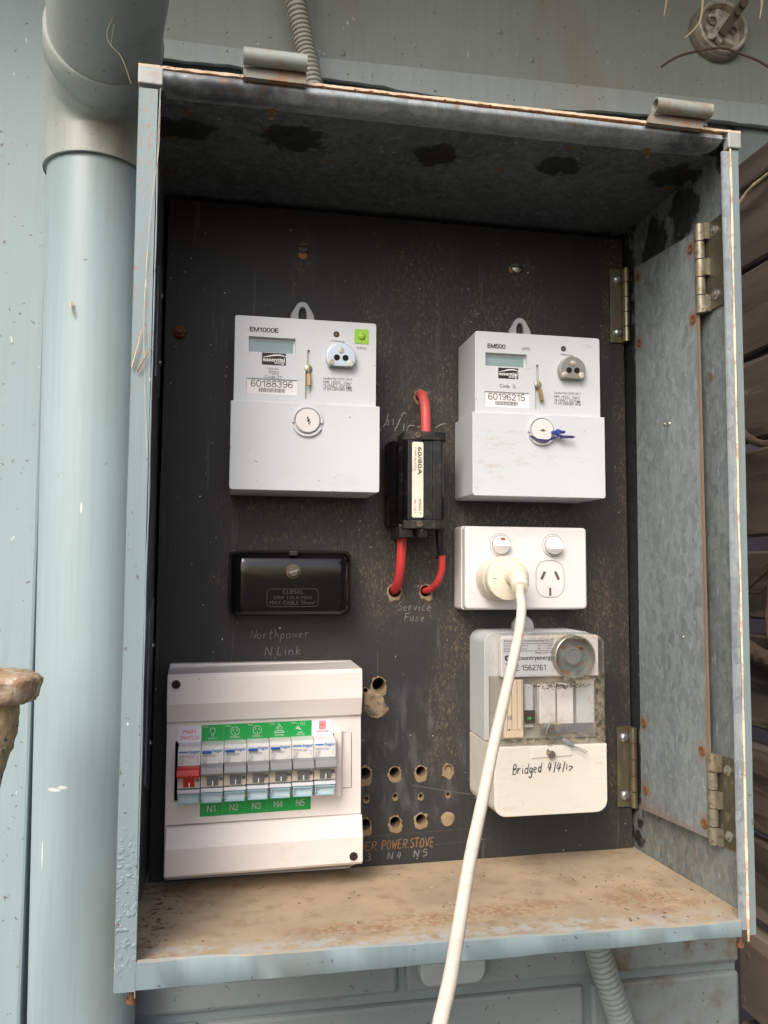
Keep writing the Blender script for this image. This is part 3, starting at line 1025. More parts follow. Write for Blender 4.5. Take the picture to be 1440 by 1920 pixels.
# ================================================================= fence at the right
FE = root('paling_fence', 'dark weathered timber slat fence running out from the wall at right', 'fence', (0.62, -0.2, -1.25))
tops = [0.700, 0.585, 0.484, 0.389, 0.280, 0.192, 0.076, -0.023, -0.118, -0.22, -0.32, -0.42]
for i in range(len(tops) - 1):
    z1 = tops[i] - (0.0 if i else 0.012); z0 = tops[i + 1] + 0.007 + rnd.uniform(0, 0.006)
    if i in (3, 4, 5):
        z0 += 0.008
    bm = bmesh.new()
    t = rnd.uniform(-0.004, 0.006)
    hexa(bm, [(0.612 + t, 0.098, z0), (0.612 + t, -0.75, z0 + rnd.uniform(-.004, .004)), (0.610, -0.75, z1), (0.610, 0.098, z1)],
         [(0.632 + t, 0.098, z0), (0.632 + t, -0.75, z0), (0.630, -0.75, z1), (0.630, 0.098, z1)])
    bmesh.ops.subdivide_edges(bm, edges=[e for e in bm.edges if abs(e.verts[0].co.y - e.verts[1].co.y) > 0.5], cuts=24)
    jitter(bm, 0.0018, 22, i * 3.1)
    finish('slat', bm, 'fence_wood', FE, bev=0.0025, seg=1, ang=50)
bm = bmesh.new()
hexa(bm, [(0.600, 0.098, 0.672), (0.600, -0.75, 0.672), (0.600, -0.75, 0.702), (0.600, 0.098, 0.702)],
     [(0.640, 0.098, 0.668), (0.640, -0.75, 0.668), (0.640, -0.75, 0.712), (0.640, 0.098, 0.712)])
finish('capping_rail', bm, 'fence_wood', FE, bev=0.004)
for (y, z) in ((0.085, -0.1466), (0.0942, -0.195)):
    bm = bmesh.new()
    lathe(bm, (0.6105, y - 0.003, z), (-1, 0, 0), [(0.0042, 0), (0.0042, 0.0010), (0.003, 0.0016)], 12)
    finish('screw_head', bm, 'rust_dull', FE)
bm = bmesh.new()
box(bm, 0.633, 0.70, -0.55, -0.47, -1.25, 0.69)
finish('post', bm, 'fence_wood', FE, bev=0.003)
# things glimpsed behind the gaps: neighbour's purple-grey wall
NB = root('neighbour_wall', 'dull purple-grey rendered wall seen through the fence gaps', 'wall', (1.4, -0.2, -1.25))
bm = bmesh.new()
box(bm, 1.4, 1.5, -3.0, 5.0, -1.25, 2.4)
finish('render_coat', bm, 'purple_cloth', NB)
TW = [('upper grey vine twig caught between the fence slats at right', [(0.604, 0.075, 0.225), (0.598, 0.052, 0.2401), (0.598, 0.030, 0.2535), (0.598, 0.0, 0.272)], 0.0035, 0.002),
      ('thin bent vine twig hanging below the forked one at the fence', [(0.602, 0.055, 0.236), (0.598, 0.03, 0.238), (0.598, 0.0175, 0.2437), (0.598, -.01, 0.25)], 0.0012, 0.0008),
      ('thick broken grey branch stub sticking out of the fence', [(0.605, -0.02, 0.168), (0.598, 0.005, 0.170), (0.597, 0.03, 0.172), (0.597, 0.055, 0.1795)], 0.007, 0.0105),
      ('brown curved vine lying in the high fence gap', [(0.604, 0.09, 0.425), (0.598, 0.0536, 0.4073), (0.598, 0.028, 0.392), (0.602, 0.0, 0.388)], 0.0055, 0.003),
      ('dark upright vine stem rising at the frame edge by the stub', [(0.60, 0.008, 0.28), (0.597, 0.014, 0.24), (0.597, 0.018, 0.205), (0.599, 0.012, 0.175)], 0.0022, 0.003),
      ('pale straw strip lying under the top fence rail', [(0.60, 0.055, 0.655), (0.599, 0.03, 0.664), (0.599, 0.0, 0.667), (0.60, -0.03, 0.672)], 0.0022, 0.0012)]
for i, (lb, p, r0, r1) in enumerate(TW):
    bm = bmesh.new()
    tube(bm, smoothpath(p, 8), lambda t: r0 + (r1 - r0) * t, 9)
    jitter(bm, 0.0012, 120, i)
    if i == 0:
        tube(bm, smoothpath([(0.598, 0.035, 0.249), (0.597, 0.022, 0.262), (0.597, 0.0, 0.283)], 6), lambda t: 0.002 - 0.001 * t, 7)
    tag(finish('vine_twig', bm, 'dry_grass' if i == 5 else 'dry_twig', smooth=True), lb, 'twig', 'dry vine twigs in the fence')

# ================================================================= rusty post at the left edge
RP = root('rusty_post', 'flaking rusty standpipe post with a thick round cap at the left edge', 'post', (-0.112, -0.10, -1.25))
cx = -0.0955
bm = bmesh.new()
lathe(bm, (cx, -0.10, 0.166), (0.03, 0, 1), [(0.022, 0), (0.027, 0.001), (0.0290, 0.004), (0.0305, 0.014), (0.0310, 0.017), (0.0285, 0.019), (0.012, 0.020)], 40)
bmesh.ops.subdivide_edges(bm, edges=bm.edges[:], cuts=1)
jitter(bm, 0.0022, 75, 2); jitter(bm, 0.0011, 210, 4)
finish('cap', bm, 'peeling_rust', RP, smooth=60)
bm = bmesh.new()
tube(bm, smoothpath([(-0.0932, -0.10, 0.168), (-0.0985, -0.10, 0.135), (-0.1055, -0.10, 0.106), (-0.120, -0.10, 0.05), (-0.142, -0.1, -0.05), (-0.165, -0.1, -0.20), (-0.185, -0.1, -0.45), (-0.20, -0.1, -0.80), (-0.205, -0.1, -1.25)], 20), 0.0158, 36)
jitter(bm, 0.0022, 60, 6); jitter(bm, 0.0011, 190, 8)
finish('pole', bm, 'peeling_post', RP, smooth=60)


# ================================================================= conduits
def conduit(label, pts, mat, r=0.0066, pitch=0.0042):
    P = [Vector(p) for p in smoothpath(pts, 40)]
    L = [0.0]
    for a, b in zip(P, P[1:]):
        L.append(L[-1] + (b - a).length)
    tot = L[-1]
    out = []; rad = []
    k = 0
    s = 0.0
    prof = [(0.0, 1.0), (0.30, 1.07), (0.55, 1.07), (0.66, 1.0), (0.72, 0.88), (0.94, 0.88)]
    n = int(tot / pitch)
    j = 0
    for q in range(n):
        for f, m in prof:
            s = (q + f) * pitch
            while j < len(L) - 2 and L[j + 1] < s:
                j += 1
            t = (s - L[j]) / max(L[j + 1] - L[j], 1e-9)
            out.append(P[j].lerp(P[j + 1], t)); rad.append(r * m)
    bm = bmesh.new()
    m = len(out)
    tube(bm, out, lambda t: rad[min(m - 1, int(round(t * (m - 1))))], 18)
    return tag(finish('corrugated_conduit', bm, mat, smooth=35), label, 'conduit', 'corrugated conduits of the meter box')


conduit('grey corrugated conduit rising from the top of the meter box', [(0.1085, 0.055, 1.12), (0.1115, 0.055, 0.92), (0.1165, 0.060, 0.84), (0.126, 0.062, 0.79), (0.136, 0.055, 0.735), (0.142, 0.05, 0.66), (0.144, 0.05, 0.594)], 'conduit_grey', 0.0098, 0.0049)
conduit('dusty corrugated conduit hanging below the meter box at right', [(0.413, 0.055, -0.002), (0.415, 0.055, -0.05), (0.427, 0.058, -0.11), (0.444, 0.06, -0.16), (0.462, 0.065, -0.21), (0.480, 0.07, -0.28), (0.49, 0.075, -0.40), (0.495, 0.08, -0.60), (0.495, 0.08, -0.90), (0.495, 0.08, -1.24)], 'conduit_blue', 0.0125, 0.0055)

CP = root('cover_plate', 'smooth rounded painted cover plate on blocks under the meter box', 'cover plate', (0.287, 0.09, -0.12))
bm = bmesh.new()
prism(bm, rr(0.2535, 0.3205, -0.1475, -0.075, 0.012, 6), 0.080, 0.0992)
finish('plate', bm, 'plate_pale', CP, bev=0.003, seg=3, smooth=True)

# ================================================================= bare lamp base on the sheet
LA = root('lamp_base', 'broken white round lamp holder base on the sheet at top right', 'lamp holder', (0.606, 0.0925, 0.880))
LC = (0.606, 0.0925, 0.880)
bm = bmesh.new()
lathe(bm, LC, (0, -1, 0), [(0.0345, 0), (0.0345, 0.006), (0.033, 0.009), (0.030, 0.010), (0.030, 0.002)], 36)
finish('base_ring', bm, 'porcelain_dirty', LA, smooth=True)
bm = bmesh.new()
lathe(bm, LC, (0, -1, 0), [(0.0305, 0.004), (0.0310, 0.015), (0.0290, 0.0165), (0.0270, 0.015), (0.0262, 0.006)], 36)
finish('rim', bm, 'porcelain', LA, smooth=True)
bm = bmesh.new()
out = []
for i in range(28):
    a = 2 * math.pi * i / 28
    q = 0.018 + 0.004 * math.sin(i * 1.9) + 0.003 * math.sin(i * 0.8 + 1)
    out.append((LC[0] + q * math.cos(a) - 0.002, LC[2] + q * math.sin(a) - 0.001))
prism(bm, out, 0.079, 0.0865)
finish('ceramic_core', bm, 'porcelain', LA, bev=0.001)
for (dx, dz, r) in ((-0.014, 0.004, 0.0055), (0.012, -0.004, 0.005)):
    bm = bmesh.new()
    lathe(bm, (LC[0] + dx, 0.0792, LC[2] + dz), (0, -1, 0), [(r, 0), (r, 0.003), (r * 0.7, 0.003), (r * 0.7, 0.0005)], 14)
    finish('terminal', bm, 'porcelain_dirty', LA)
bm = bmesh.new()
p0 = Vector((LC[0] - 0.004, 0.076, LC[2] - 0.012)); p1 = Vector((LC[0] + 0.014, 0.058, LC[2] + 0.018))
dv = (p1 - p0).normalized(); sv = dv.cross(Vector((0, 1, 0))).normalized() * 0.0045; nv = dv.cross(sv).normalized() * 0.003
hexa(bm, [p0 - sv - nv, p0 + sv - nv, p0 + sv + nv, p0 - sv + nv], [p1 - sv - nv, p1 + sv - nv, p1 + sv + nv, p1 - sv + nv])
finish('contact_bracket', bm, 'rust_dull', LA)
for q, r in ((0.85, 0.0035), (0.6, 0.0028)):
    bm = bmesh.new()
    pc = p0.lerp(p1, q)
    cyl(bm, pc - nv * 3, pc + nv * 3, r, n=12)
    finish('contact_screw', bm, 'rust_dull', LA)
bm = bmesh.new()
cyl(bm, p1, p1 + dv * 0.012, 0.003, n=10)
finish('stud', bm, 'rust_dull', LA)

GR = [('pale dry grass blade hanging at top edge left of the lamp base', [(0.4863, -0.0099, 0.8619), (0.4845, -0.008, 0.835), (0.4817, -0.0063, 0.8145)], 0.0014),
      ('long bent straw hanging in front of the white lamp base', [(0.5205, -0.0151, 0.850), (0.5197, -0.0151, 0.8361), (0.517, -0.0127, 0.8094), (0.5026, -0.0087, 0.7922)], 0.0016),
      ('short dry grass blade at the top right corner', [(0.5787, -0.0259, 0.845), (0.578, -0.0250, 0.825), (0.5758, -0.0242, 0.8125)], 0.0013),
      ('thin brown creeper twig curving under the white lamp base', [(0.48, -0.0023, 0.7638), (0.492, -0.005, 0.772), (0.506, -0.0083, 0.7773), (0.5375, -0.0146, 0.7828), (0.5639, -0.0191, 0.775), (0.5852, -0.0224, 0.7644), (0.62, -0.03, 0.735)], 0.0012)]
for i, (lb, p, r0) in enumerate(GR):
    bm = bmesh.new()
    tube(bm, smoothpath(p, 8), (lambda t: r0 * (1.1 - 0.75 * t)) if i < 3 else r0, 6)
    tag(finish('grass_blade' if i < 3 else 'creeper_twig', bm, 'dry_grass' if i < 3 else 'dry_twig', smooth=True), lb, 'grass' if i < 3 else 'twig')

ST = [('long thin dry straw stuck on the left front edge of the meter box', [(0.0003, -0.1768, 0.388), (0.0036, -0.1772, 0.402), (0.0058, -0.1768, 0.4135)], 0.0006, 'dry_grass'),
      ('short brown straw beside the long one on the left front edge of the meter box', [(0.0036, -0.1772, 0.3855), (0.0085, -0.1776, 0.3950), (0.0128, -0.1768, 0.4025)], 0.0006, 'dust_clump'),
      ('small curled dead leaf bit stuck on the front of the downpipe', [(-0.0745, 0.0085, 0.487), (-0.0740, 0.0065, 0.482), (-0.0720, 0.0075, 0.476)], 0.0013, 'dry_grass')]
for lb, p, r0, mt in ST:
    bm = bmesh.new()
    tube(bm, smoothpath(p, 6), lambda t: r0 * (1.1 - 0.7 * t), 6)
    tag(finish('dry_straw', bm, mt, smooth=True), lb, 'straw')

CW = bmesh.new()
tube(CW, smoothpath([(-0.0256, -0.1280, 0.6556), (-0.0299, -0.1264, 0.6441), (-0.0268, -0.1263, 0.6353), (-0.0190, -0.1272, 0.6265), (-0.0119, -0.1272, 0.6077)], 5), 0.00016, 5)
tube(CW, smoothpath([(-0.0268, -0.1263, 0.6353), (-0.0258, -0.1272, 0.6441), (-0.0248, -0.1278, 0.6506)], 5), 0.00014, 5)
tag(finish('cobweb_thread', CW, 'dry_grass', smooth=True), 'thin pale cobweb thread hanging under the downpipe elbow', 'cobweb')

# ================================================================= METER BOX
BX = root('meter_box', 'open blue-grey painted steel meter box without its door', 'meter box', (0.22, 0.0, 0.0))
bm = bmesh.new()
hexa(bm, [(-0.0005, -0.1720, 0.0), (0.0007, -0.1720, 0.0), (0.0007, -0.1720, 0.590), (-0.0005, -0.1720, 0.590)],
     [(-0.0005, 0.0985, 0.0), (0.0007, 0.0985, 0.0), (0.0007, 0.0985, 0.590), (-0.0005, 0.0985, 0.590)])
finish('side_panel', bm, 'galv_stained_shaded', BX)
bm = bmesh.new()
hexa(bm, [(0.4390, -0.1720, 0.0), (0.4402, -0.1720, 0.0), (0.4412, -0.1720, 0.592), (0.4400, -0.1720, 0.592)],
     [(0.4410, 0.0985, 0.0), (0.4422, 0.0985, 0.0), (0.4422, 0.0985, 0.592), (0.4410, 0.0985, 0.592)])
finish('side_panel', bm, 'galv_stained_shaded', BX)
bm = bmesh.new()
box(bm, -0.0005, 0.4420, -0.1735, 0.0985, 0.5895, 0.5907)
finish('top_panel', bm, 'galv_ceiling_shaded', BX)
bm = bmesh.new()
box(bm, 0.0009, 0.4388, 0.0950, 0.0975, 0.001, 0.589)
finish('back_panel', bm, 'galv', BX)
# shelf (slightly sloping, front lip turned down)
bm = bmesh.new()
nx, ny = 30, 20
g = []
for i in range(nx + 1):
    u = i / nx
    row = []
    for j in range(ny + 1):
        t = j / ny
        y = -0.1725 + t * 0.265
        zf = 0.0160 + (0.0105 - 0.0160) * u; zb = -0.0005 + 0.0030 * u
        tt = max(0.0, min(1.0, (y + 0.1725) / 0.1725))
        z = zf + (zb - zf) * tt + 0.0006 * mnoise.noise(Vector((u * 8, t * 6, 1)))
        row.append(bm.verts.new((0.0009 + (0.4388 - 0.0009) * u, y, z)))
    g.append(row)
for i in range(nx):
    for j in range(ny):
        bm.faces.new((g[i][j], g[i + 1][j], g[i + 1][j + 1], g[i][j + 1]))
ex = bmesh.ops.extrude_face_region(bm, geom=bm.faces[:])
bmesh.ops.translate(bm, verts=[v for v in ex['geom'] if isinstance(v, bmesh.types.BMVert)], vec=(0, 0, -0.0012))
finish('shelf', bm, 'shelf_dust', BX, smooth=True)
bm = bmesh.new()
prev = None
for i in range(41):
    u = i / 40
    x = 0.0125 + (0.4275 - 0.0125) * u
    zt = 0.0178 + (0.0108 - 0.0178) * u + 0.0007 * mnoise.noise(Vector((x * 30, 2, 0)))
    zb = -0.0006 + 0.0006 * mnoise.noise(Vector((x * 22, 7, 0)))
    yb = 0.0008 * mnoise.noise(Vector((x * 25, 4, 1)))
    cur = [bm.verts.new(p) for p in ((x, -0.1715, zt - 0.001), (x, -0.1732, zt), (x, -0.1748 + yb, zt - 0.0012), (x, -0.1748 + yb, zb + 0.001), (x, -0.1738, zb), (x, -0.1715, zb))]
    if prev:
        for a in range(6):
            b = (a + 1) % 6
            bm.faces.new((prev[a], prev[b], cur[b], cur[a]))
    prev = cur
finish('shelf_lip', bm, 'box_paint', BX, smooth=50)


# front flanges
def flange(x0, x1, zb0, zb1, zt):
    bm = bmesh.new()
    n = 30
    prev = None
    for i in range(n + 1):
        t = i / n
        z = zb0 + (zt - zb0) * t
        w = 0.0003 * mnoise.noise(Vector((z * 15, x0, 0)))
        cur = [bm.verts.new(p) for p in ((x0 + w, -0.1732, z), (x0 + 0.0006 + w, -0.1745, z), (x1 - 0.0006 + w, -0.1745, z), (x1 + w, -0.1732, z), (x1 + w, -0.1722, z), (x0 + w, -0.1722, z))]
        if prev:
            for a in range(6):
                b = (a + 1) % 6
                bm.faces.new((prev[a], prev[b], cur[b], cur[a]))
        else:
            bm.faces.new(cur)
        prev = cur
    bm.faces.new(prev[::-1])
    return bm


finish('flange', flange(-0.0008, 0.0122, -0.0005, 0, 0.5775), 'box_paint', BX, smooth=50)
bm = flange(0.4342, 0.4408, 0.0005, 0, 0.581)
for v in bm.verts:      # the right flange leans a little outwards at the top
    v.co.x += 0.0012 * (v.co.z - 0.3) / 0.3
finish('flange', bm, 'box_paint', BX, smooth=50)
bm = flange(0.4276, 0.4338, 0.004, 0, 0.580)
for v in bm.verts:
    v.co.y += 0.0006
    v.co.x += 0.0008 * (v.co.z - 0.3) / 0.3
finish('inner_flange', bm, 'lip_metal', BX, smooth=50)
# raw cream edges along the flanges
simple('raw_edge', c('#ead9bf'), rough=0.7, grime=c('#a67c52'), gscale=70, glo=0.48, ghi=0.6)


def edge(x, lean, z0, z1, r, seed):
    bm = bmesh.new()
    pts = []
    n = 90
    for i in range(n + 1):
        z = z0 + (z1 - z0) * i / n
        pts.append((x + lean * (z - 0.3) / 0.3 + 0.0005 * mnoise.noise(Vector((z * 18, seed, 0))), -0.1748, z))
    rad = lambda t: r * (0.75 + 0.9 * abs(mnoise.noise(Vector((t * 14, seed, 5)))))
    tube(bm, pts, rad, 6)
    return bm


finish('raw_edge', edge(0.4336, 0.0010, -0.0035, 0.582, 0.0009, 3), 'raw_edge', BX, smooth=True)
finish('raw_edge', edge(0.0126, 0.0004, -0.0040, 0.578, 0.0006, 9), 'box_paint', BX, smooth=True)
# curled paint string down the left flange
bm = bmesh.new()
tube(bm, smoothpath([(0.0135, -0.1752, 0.570), (0.0132, -0.1756, 0.535), (0.0098, -0.1762, 0.50), (0.0078, -0.1765, 0.46), (0.0070, -0.1765, 0.42), (0.0088, -0.1765, 0.37), (0.0112, -0.176, 0.33)], 8), lambda t: 0.0001 + 0.0004 * abs(mnoise.noise(Vector((t * 9, 3, 1)))), 5)
finish('paint_curl', bm, 'dust_ridge', BX)
# top lip: rolled front edge
bm = bmesh.new()
prev = None
n = 60
for i in range(n + 1):
    u = i / n
    x = 0.0150 + (0.4270 - 0.0150) * u
    zt = 0.5915 + 0.0008 * u + 0.0004 * mnoise.noise(Vector((x * 40, 1, 0))); hgt = 0.0130 - 0.0030 * u
    prof = [(-0.1700, zt), (-0.1735, zt), (-0.1756, zt - 0.0012), (-0.1762, zt - 0.0045), (-0.1752, zt - hgt * 0.50), (-0.1728, zt - hgt * 0.66), (-0.1690, zt - hgt * 0.74), (-0.1640, zt - hgt * 0.72), (-0.1580, zt - hgt * 0.58), (-0.1510, zt - hgt * 0.34), (-0.1450, zt - 0.0026), (-0.1450, zt - 0.0022)]
    cur = [bm.verts.new((x, y, z)) for y, z in prof]
    if prev:
        for a in range(len(cur)):
            b = (a + 1) % len(cur)
            bm.faces.new((prev[a], prev[b], cur[b], cur[a]))
    prev = cur
finish('top_lip', bm, 'lip_metal', BX, smooth=70)
for x0, x1, zt in ((-0.0012, 0.0150, 0.5922), (0.4320, 0.4428, 0.5945)):
    bm = bmesh.new()
    box(bm, x0, x1, -0.1765, -0.1690, zt - 0.0125, zt)
    jitter(bm, 0.0005, 300, x0)
    finish('corner_fold', bm, 'corner_metal', BX, bev=0.0008)
bm = bmesh.new()
prev = None
for i in range(181):
    u = i / 180
    x = -0.001 + 0.4435 * u
    h = 0.0016 + 0.0012 * mnoise.noise(Vector((x * 60, 3, 0))) + 0.0008 * mnoise.noise(Vector((x * 260, 8, 0)))
    zt = 0.5919 + 0.0026 * u
    cur = [bm.verts.new(p) for p in ((x, -0.1765, zt - 0.0008 - 0.0006 * mnoise.noise(Vector((x * 120, 1, 2)))), (x, -0.1768, zt + h * 0.5), (x, -0.1745, zt + h), (x, -0.1700, zt + 0.0002))]
    if prev:
        for a in range(4):
            b = (a + 1) % 4
            bm.faces.new((prev[a], prev[b], cur[b], cur[a]))
    prev = cur
finish('dust_ridge', bm, 'dust_ridge', BX)
# loose crumbs on the dust ridge
bm = bmesh.new()
for i in range(260):
    x = rnd.uniform(0.001, 0.44); r = rnd.uniform(0.0003, 0.0009)
    m = Matrix.Translation((x, -0.1755 + rnd.uniform(-0.001, 0.002), 0.5922 + x * 0.0018)) @ Matrix.Diagonal((r * rnd.uniform(1, 2.5), r, r * 0.7, 1))
    bmesh.ops.create_icosphere(bm, subdivisions=1, radius=1, matrix=m)
o = finish('dust_crumbs', bm, 'dust_clump', BX); o['kind'] = 'stuff'
bm = bmesh.new()
for i in range(150):
    q = rnd.random()
    if q < 0.35:
        x = rnd.gauss(0.018, 0.006); y = rnd.uniform(-0.15, -0.03)
    elif q < 0.75:
        x = rnd.uniform(0.33, 0.43); y = rnd.uniform(-0.165, -0.05)
    else:
        x = rnd.uniform(0.03, 0.42); y = rnd.uniform(-0.165, -0.02)
    x = min(max(x, 0.003), 0.43)
    u = x / 0.44; tt = (y + 0.1725) / 0.1725
    z = (0.016 - 0.0055 * u) * (1 - tt) + (-0.0005 + 0.003 * u) * tt
    r = rnd.uniform(0.00025, 0.0008)
    m = Matrix.Translation((x, y, z + r * 0.3)) @ Matrix.Rotation(rnd.uniform(0, 3), 4, 'Z') @ Matrix.Diagonal((r * rnd.uniform(1, 2.6), r, r * 0.5, 1))
    bmesh.ops.create_icosphere(bm, subdivisions=1, radius=1, matrix=m)
o = finish('shelf_crumbs', bm, 'rust_dull', BX); o['kind'] = 'stuff'


# hinge loops of the missing door on the top
def door_loop(x0, x1, zb, zt, lean):
    """sheet tail rising at the back, rolled forward at the top"""
    ro = (zt - zb) * 0.30
    zc_ = zt - ro; yc = -0.1825
    th = 0.0011
    prof = [(yc + ro, zb + 0.004)]
    for i in range(17):
        a = R(300 * i / 16)
        prof.append((yc + ro * math.cos(a), zc_ + ro * math.sin(a)))
    inner = []
    for i in range(16, -1, -1):
        a = R(300 * i / 16)
        inner.append((yc + (ro - th) * math.cos(a), zc_ + (ro - th) * math.sin(a)))
    inner.append((yc + ro - th, zb + 0.004))
    prof += inner
    bm = bmesh.new()
    a = [bm.verts.new((x0, y, z)) for j, (y, z) in enumerate(prof)]
    b = [bm.verts.new((x1, y, z)) for j, (y, z) in enumerate(prof)]
    m = len(prof)
    for i in range(m):
        j = (i + 1) % m
        bm.faces.new((a[i], a[j], b[j], b[i]))
    h = m // 2
    for vs in (a, b):
        for i in range(h - 1):
            bm.faces.new((vs[i], vs[i + 1], vs[m - 2 - i], vs[m - 1 - i]))
    o = finish('door_hinge_loop', bm, 'tube_paint', BX, smooth=45)
    bm = bmesh.new()
    prev = None
    for i in range(13):
        u = i / 12
        x = x0 + (x1 - x0) * u
        cur = [bm.verts.new(p) for p in ((x, yc + ro + 0.0004, zc_ - 0.001), (x, yc + ro - 0.0016, zc_ - 0.002), (x - lean * 0.5, yc + ro - 0.0022, zb + 0.006), (x - lean, yc + 0.001 + 0.0006 * mnoise.noise(Vector((x * 300, 1, 0))), zb - 0.001), (x - lean, yc + ro + 0.0004, zb - 0.001))]
        if prev:
            for q in range(5):
                w = (q + 1) % 5
                bm.faces.new((prev[q], prev[w], cur[w], cur[q]))
        else:
            bm.faces.new(cur)
        prev = cur
    bm.faces.new(prev[::-1])
    finish('loop_tail', bm, 'dusty_tail', o, smooth=40)


door_loop(0.0672, 0.1098, 0.5900, 0.6085, 0.0)
door_loop(0.3680, 0.4130, 0.5915, 0.6095, 0.006)
# small screws through the top panel
for x, y in ((0.0879, -0.1446), (0.3798, -0.1488)):
    bm = bmesh.new()
    cyl(bm, (x, y, 0.5895), (x, y, 0.583), 0.0022, 0.0018, 12)
    cyl(bm, (x, y, 0.5896), (x, y, 0.5873), 0.0036, 0.0034, 12)
    finish('screw', bm, 'brass', BX)
# angle brackets at the left of the panel
for z0, z1 in ((0.405, 0.522), (0.075, 0.235)):
    bm = bmesh.new()
    prism_x(bm, [(-0.034, z0 + 0.012), (-0.034, z1 - 0.012), (-0.002, z1), (-0.002, z0)], 0.0009, 0.0021)
    br = finish('side_bracket', bm, 'galv', BX)
    for f in (0.25, 0.75):
        bm = bmesh.new()
        zz = z0 + (z1 - z0) * f
        lathe(bm, (0.0021, -0.008, zz), (1, 0, 0), [(0.0026, 0), (0.0024, 0.001), (0.001, 0.0018)], 10)
        finish('rivet', bm, 'dull_zinc', br)
# bent nails / fastener below the corners
for x in (0.0095, 0.4305):
    bm = bmesh.new()
    cyl(bm, (x, -0.168, -0.009), (x, -0.168, 0.0), 0.0016, n=8)
    cyl(bm, (x, -0.168, -0.010), (x, -0.168, -0.0075), 0.003, n=10)
    finish('corner_screw', bm, 'rusty_metal', BX)


# ---- swinging plate and hinges on the right side
PL = [(-0.0304, 0.5422), (-0.1302, 0.5348), (-0.1324, 0.0533), (-0.0262, 0.0458)]
bm = bmesh.new()
hexa(bm, [(0.4318, y, z) for y, z in PL], [(0.4330, y, z) for y, z in PL])
SP = finish('swing_plate', bm, 'galv_plate', BX)
bm = bmesh.new()
hexa(bm, [(0.4314, y, z) for y, z in ((-0.1300, 0.5350), (-0.1312, 0.5350), (-0.1334, 0.0530), (-0.1322, 0.0530))],
     [(0.4334, y, z) for y, z in ((-0.1300, 0.5350), (-0.1312, 0.5350), (-0.1334, 0.0530), (-0.1322, 0.0530))])
finish('rusty_edge', bm, 'rusty_edge', SP)
for y, z in RIV:
    bm = bmesh.new()
    lathe(bm, (0.4317, y, z), (-1, 0, 0), [(0.0040, 0), (0.0038, 0.0006), (0.0022, 0.0007), (0.0018, 0.0002)], 14)
    finish('rivet', bm, 'rusty_metal', SP, smooth=True)
for y, z, r in ((-0.085, 0.385, 0.0022), (-0.078, 0.386, 0.0014), (-0.10, 0.205, 0.0014)):
    bm = bmesh.new()
    lathe(bm, (0.4317, y, z), (-1, 0, 0), [(r, 0), (r * 0.8, 0.0008), (r * 0.2, 0.0012)], 10)
    finish('pop_rivet', bm, 'dull_zinc', SP, smooth=True)


def board_hinge(z0, z1):
    bm = bmesh.new()
    box(bm, 0.4212, 0.4375, -0.0024, -0.0010, z0, z1)
    for a, b in ((0.22, 0.42), (0.60, 0.80)):
        box(bm, 0.4374, 0.4400, -0.0030, -0.0010, z1 - (z1 - z0) * b, z1 - (z1 - z0) * a)
    H = finish('board_hinge', bm, 'hinge_passivated', BX, bev=0.0003, seg=1)
    nk = 5
    hh = (z1 - z0) / nk
    for i in range(nk):
        bm = bmesh.new()
        lathe(bm, (0.4396, -0.0065, z0 + i * hh + 0.0002), (0, 0, 1), [(0.0030, 0), (0.0035, 0.0003), (0.0035, hh - 0.0007), (0.0030, hh - 0.0004)], 18)
        for v in bm.verts:
            v.co.x -= 0.0042
        finish('knuckle', bm, 'hinge_passivated', H, smooth=True)
    for f in (0.14, 0.86):
        bm = bmesh.new()
        z = z0 + (z1 - z0) * f
        lathe(bm, (0.4285, -0.0024, z), (0, -1, 0), [(0.0047, 0), (0.0046, 0.0008), (0.0037, 0.0020), (0.0018, 0.0027)], 20)
        finish('screw_head', bm, 'zinc', H, smooth=True)
    bm = bmesh.new()
    zz = z1 - (z1 - z0) * 0.42
    put_text(bm, 'LANE' if z0 < 0.2 else 'LANE', 0.4275, 0.4295, zz, zz + 0.011, -0.00255, rot=90)
    finish('stamp', bm, 'dull_zinc', H, recalc=False)


board_hinge(0.4788, 0.5518)
board_hinge(0.0407, 0.1138)


def wall_hinge(z0, z1, yk, yl, xl):
    ds = 0.006 if z0 > 0.3 else -0.006
    bm = bmesh.new()
    box(bm, xl - 0.0014, xl, yl, yk - 0.003, z0 + 0.001, z1 - 0.001)
    H = finish('wall_hinge', bm, 'hinge_leaf', BX, bev=0.0003, seg=1)
    hh = (z1 - z0) / 5
    for i in range(5):
        bm = bmesh.new()
        lathe(bm, (0.4335, yk - 0.0030, z0 + i * hh + 0.0002), (0, 0, 1), [(0.0033, 0), (0.0040, 0.0003), (0.0040, hh - 0.0007), (0.0033, hh - 0.0004)], 18)
        finish('knuckle', bm, 'hinge_worn', H, smooth=True)
        if i % 2 == 0:
            bm = bmesh.new()
            box(bm, 0.4338, xl + 0.0, yk - 0.010, yk - 0.0045, z0 + i * hh + 0.0005, z0 + (i + 1) * hh - 0.0007)
            finish('knuckle_tab', bm, 'hinge_worn', H)
    for f in (0.15, 0.85):
        bm = bmesh.new()
        z = z0 + (z1 - z0) * f
        lathe(bm, (xl - 0.0014, (yl + yk) / 2 - 0.003, z), (-1, 0, 0), [(0.0042, 0), (0.0040, 0.001), (0.0022, 0.0017), (0.0020, 0.0030), (0.0010, 0.0034)], 16)
        finish('rivet', bm, 'dull_zinc', H, smooth=True)


wall_hinge(0.4660, 0.5400, -0.1300, -0.1590, 0.4393)
wall_hinge(0.0500, 0.1190, -0.1310, -0.1600, 0.4388)

